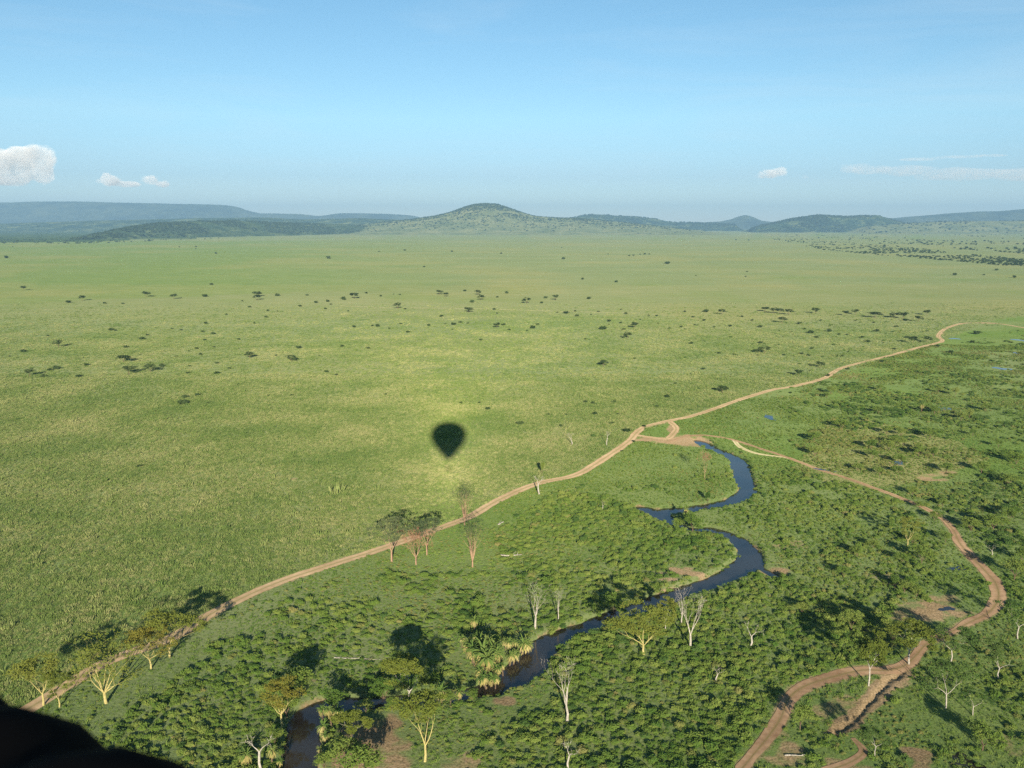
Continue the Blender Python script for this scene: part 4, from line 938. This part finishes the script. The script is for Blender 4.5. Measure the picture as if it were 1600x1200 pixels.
cloud([(235, 281, 16, 10), (255, 288, 12, 7)], 27000, 'small faint puff of cloud farthest right of the left-hand group', 3, 30, 'small_cloud')
cloud([(1210, 270, 24, 7), (1222, 265, 10, 6), (1190, 275, 14, 5), (1200, 272, 20, 9)], 27000, 'small bright cloud alone above the small cone-shaped hill', 4, 45, 'small_cloud')
cloud([(1258, 277, 10, 4)], 27000, 'tiny cloud wisp right of the small bright cloud', 5, 14, 'thin_cloud')
cloud([(1350, 264, 45, 9), (1420, 267, 60, 9), (1500, 272, 90, 11), (1620, 274, 90, 12)], 27000, 'long low white cloud bank at the right', 6, 75, 'thin_cloud')
cloud([(1440, 249, 40, 2.6), (1500, 245, 45, 2.4), (1550, 243, 35, 2)], 27000, 'thin white streak of cloud above the long bank at the right', 7, 40, 'thin_cloud')

# ---------------------------------------------------------------- the balloon that carries the camera
def pmat(name, col, rough=.6):
    m, n, out = newmat(name); p = nd(n, 'ShaderNodeBsdfPrincipled'); p.inputs['Roughness'].default_value = rough
    tc = nd(n, 'ShaderNodeTexCoord'); c = ramp(n, noise(n, tc.outputs['Object'], 9, 3), [(.3, tuple(x * .8 for x in col)), (.7, tuple(min(1, x * 1.2) for x in col))])
    n.links.new(c, p.inputs['Base Color']); n.links.new(p.outputs[0], out.inputs[0]); return m
M['black_leather'] = pmat('black_leather', (.0035, .0035, .004), .9); M['black_leather'].node_tree.nodes['Principled BSDF'].inputs['Specular IOR Level'].default_value = .05
M['wicker'] = pmat('wicker', (.03, .02, .012), .8); M['nylon'] = pmat('envelope_nylon', (.30, .12, .05), .6); M['steel'] = pmat('steel', (.4, .4, .42), .35)
bal = empty('hot_air_balloon', (0, 0, H - 1.3)); tag(bal, 'hot air balloon with dark padded basket rim, its shadow on the plain ahead', 'hot air balloon')
P0 = Vector((-.06, .145, -.174)) + Vector((0, 0, 1.3)); uu = Vector((math.sin(rad(-62)), math.cos(rad(-62)), 0)); nn = Vector((-.469, -.883, 0))
c0, c1 = P0 + uu * 1.1, P0 - uu * .9; c2, c3 = c1 + nn * 1.6, c0 + nn * 1.6; ctr = (c0 + c1 + c2 + c3) / 4
def rimline(a, b, n): return [a.lerp(b, k / n) for k in range(n)]
loop = rimline(c1, c0, 400) + rimline(c0, c3, 40) + rimline(c3, c2, 60) + rimline(c2, c1, 40); loop.append(loop[0])
mb = MB(); rs = []
for k, p in enumerate(loop):
    s = (p - P0).dot(uu); rs.append(.055 + .004 * math.sin(k * .8) - .005 * math.exp(-((s - .025) / .008) ** 2))
mb.tube(loop, rs, 20, False); link('rim', mb.mesh('basket_rim', M['black_leather'], True), None, bal)
mb = MB(); wl = []
for z_ in (P0.z - .02, P0.z - .5, .0):
    for c_ in (c0, c1, c2, c3):
        p = ctr.lerp(c_, 1 if z_ > .5 else .95); wl.append((p.x, p.y, z_))
mb.v = wl; mb.f = [(a, (a + 1) % 4, 4 + (a + 1) % 4, 4 + a) for a in range(4)] + [(4 + a, 4 + (a + 1) % 4, 8 + (a + 1) % 4, 8 + a) for a in range(4)] + [(8, 9, 10, 11)]
bk = link('basket', mb.mesh('basket', M['wicker']), None, bal); sd = bk.modifiers.new('thick', 'SOLIDIFY'); sd.thickness = .03
mb = MB()
prof = [(3.2, 1.5), (4.2, 2.3), (6, 3.7), (8.5, 5.6), (11.5, 7.8), (14, 9.1), (16.5, 9.9), (19, 10.1), (21.5, 9.6), (23.8, 8.2), (25.4, 6.2), (26.3, 4), (26.8, .05)]
PR = resample([(h + 1.4, r_) for h, r_ in prof], .6); n = 72; prev = None
for h, r_ in PR:
    i0 = len(mb.v)
    for k in range(n):
        t = 2 * math.pi * k / n; q = max(r_, .02) * (1 + .012 * abs(math.sin(t * 12))); mb.v.append((ctr.x + q * math.cos(t), ctr.y + q * math.sin(t), h + 1.3))
    if prev is not None:
        for k in range(n): mb.f.append((prev + k, prev + (k + 1) % n, i0 + (k + 1) % n, i0 + k))
    prev = i0
link('envelope', mb.mesh('envelope', M['nylon'], True), None, bal)
for c_ in (c0, c1, c2, c3):
    mb = MB(); tp = ctr.lerp(c_, .35); tp.z = 3.1; mb.tube([c_, tp], [.02, .02], 8); link('upright', mb.mesh('upright', M['steel']), None, bal)
    mb = MB(); e = ctr + (c_ - ctr).normalized() * 1.55; e.z = 4.5; mb.tube([tp, e], [.012, .012], 6); link('cable', mb.mesh('cable', M['steel']), None, bal)
mb = MB(); mb.tube([ctr.lerp(c_, .35) * 1 for c_ in (c0, c1, c2, c3, c0)], [.03] * 5, 8); mb.v = [(a, b, 3.1) if False else (a, b, c - P0.z + 3.1) for a, b, c in mb.v]
mb.tube([(ctr.x, ctr.y, 2.9), (ctr.x, ctr.y, 3.1), (ctr.x, ctr.y, 3.6)], [.2, .22, .16], 16); link('burner', mb.mesh('burner', M['steel']), None, bal)

# ---------------------------------------------------------------- haze: the air over the plain
hx, hy0, hy1, hz = 34000, -3000, 30500, 745
hv = [(x, y, z) for z in (-6.5, hz) for x, y in ((-hx, hy0), (hx, hy0), (hx, hy1), (-hx, hy1))]
hm = bpy.data.meshes.new('haze'); hm.from_pydata(hv, [], [(3, 2, 1, 0), (4, 5, 6, 7), (0, 1, 5, 4), (1, 2, 6, 5), (2, 3, 7, 6), (3, 0, 4, 7)])
m, n, out = newmat('haze_air'); pv = nd(n, 'ShaderNodeVolumePrincipled'); pv.inputs['Color'].default_value = (.36, .63, .90, 1); pv.inputs['Density'].default_value = 4.8e-5; pv.inputs['Anisotropy'].default_value = 0.0
n.links.new(pv.outputs[0], out.inputs['Volume']); hm.materials.append(m); tag(link('haze', hm), 'pale blue haze in the air over the plain and hills', 'haze', kind='stuff')
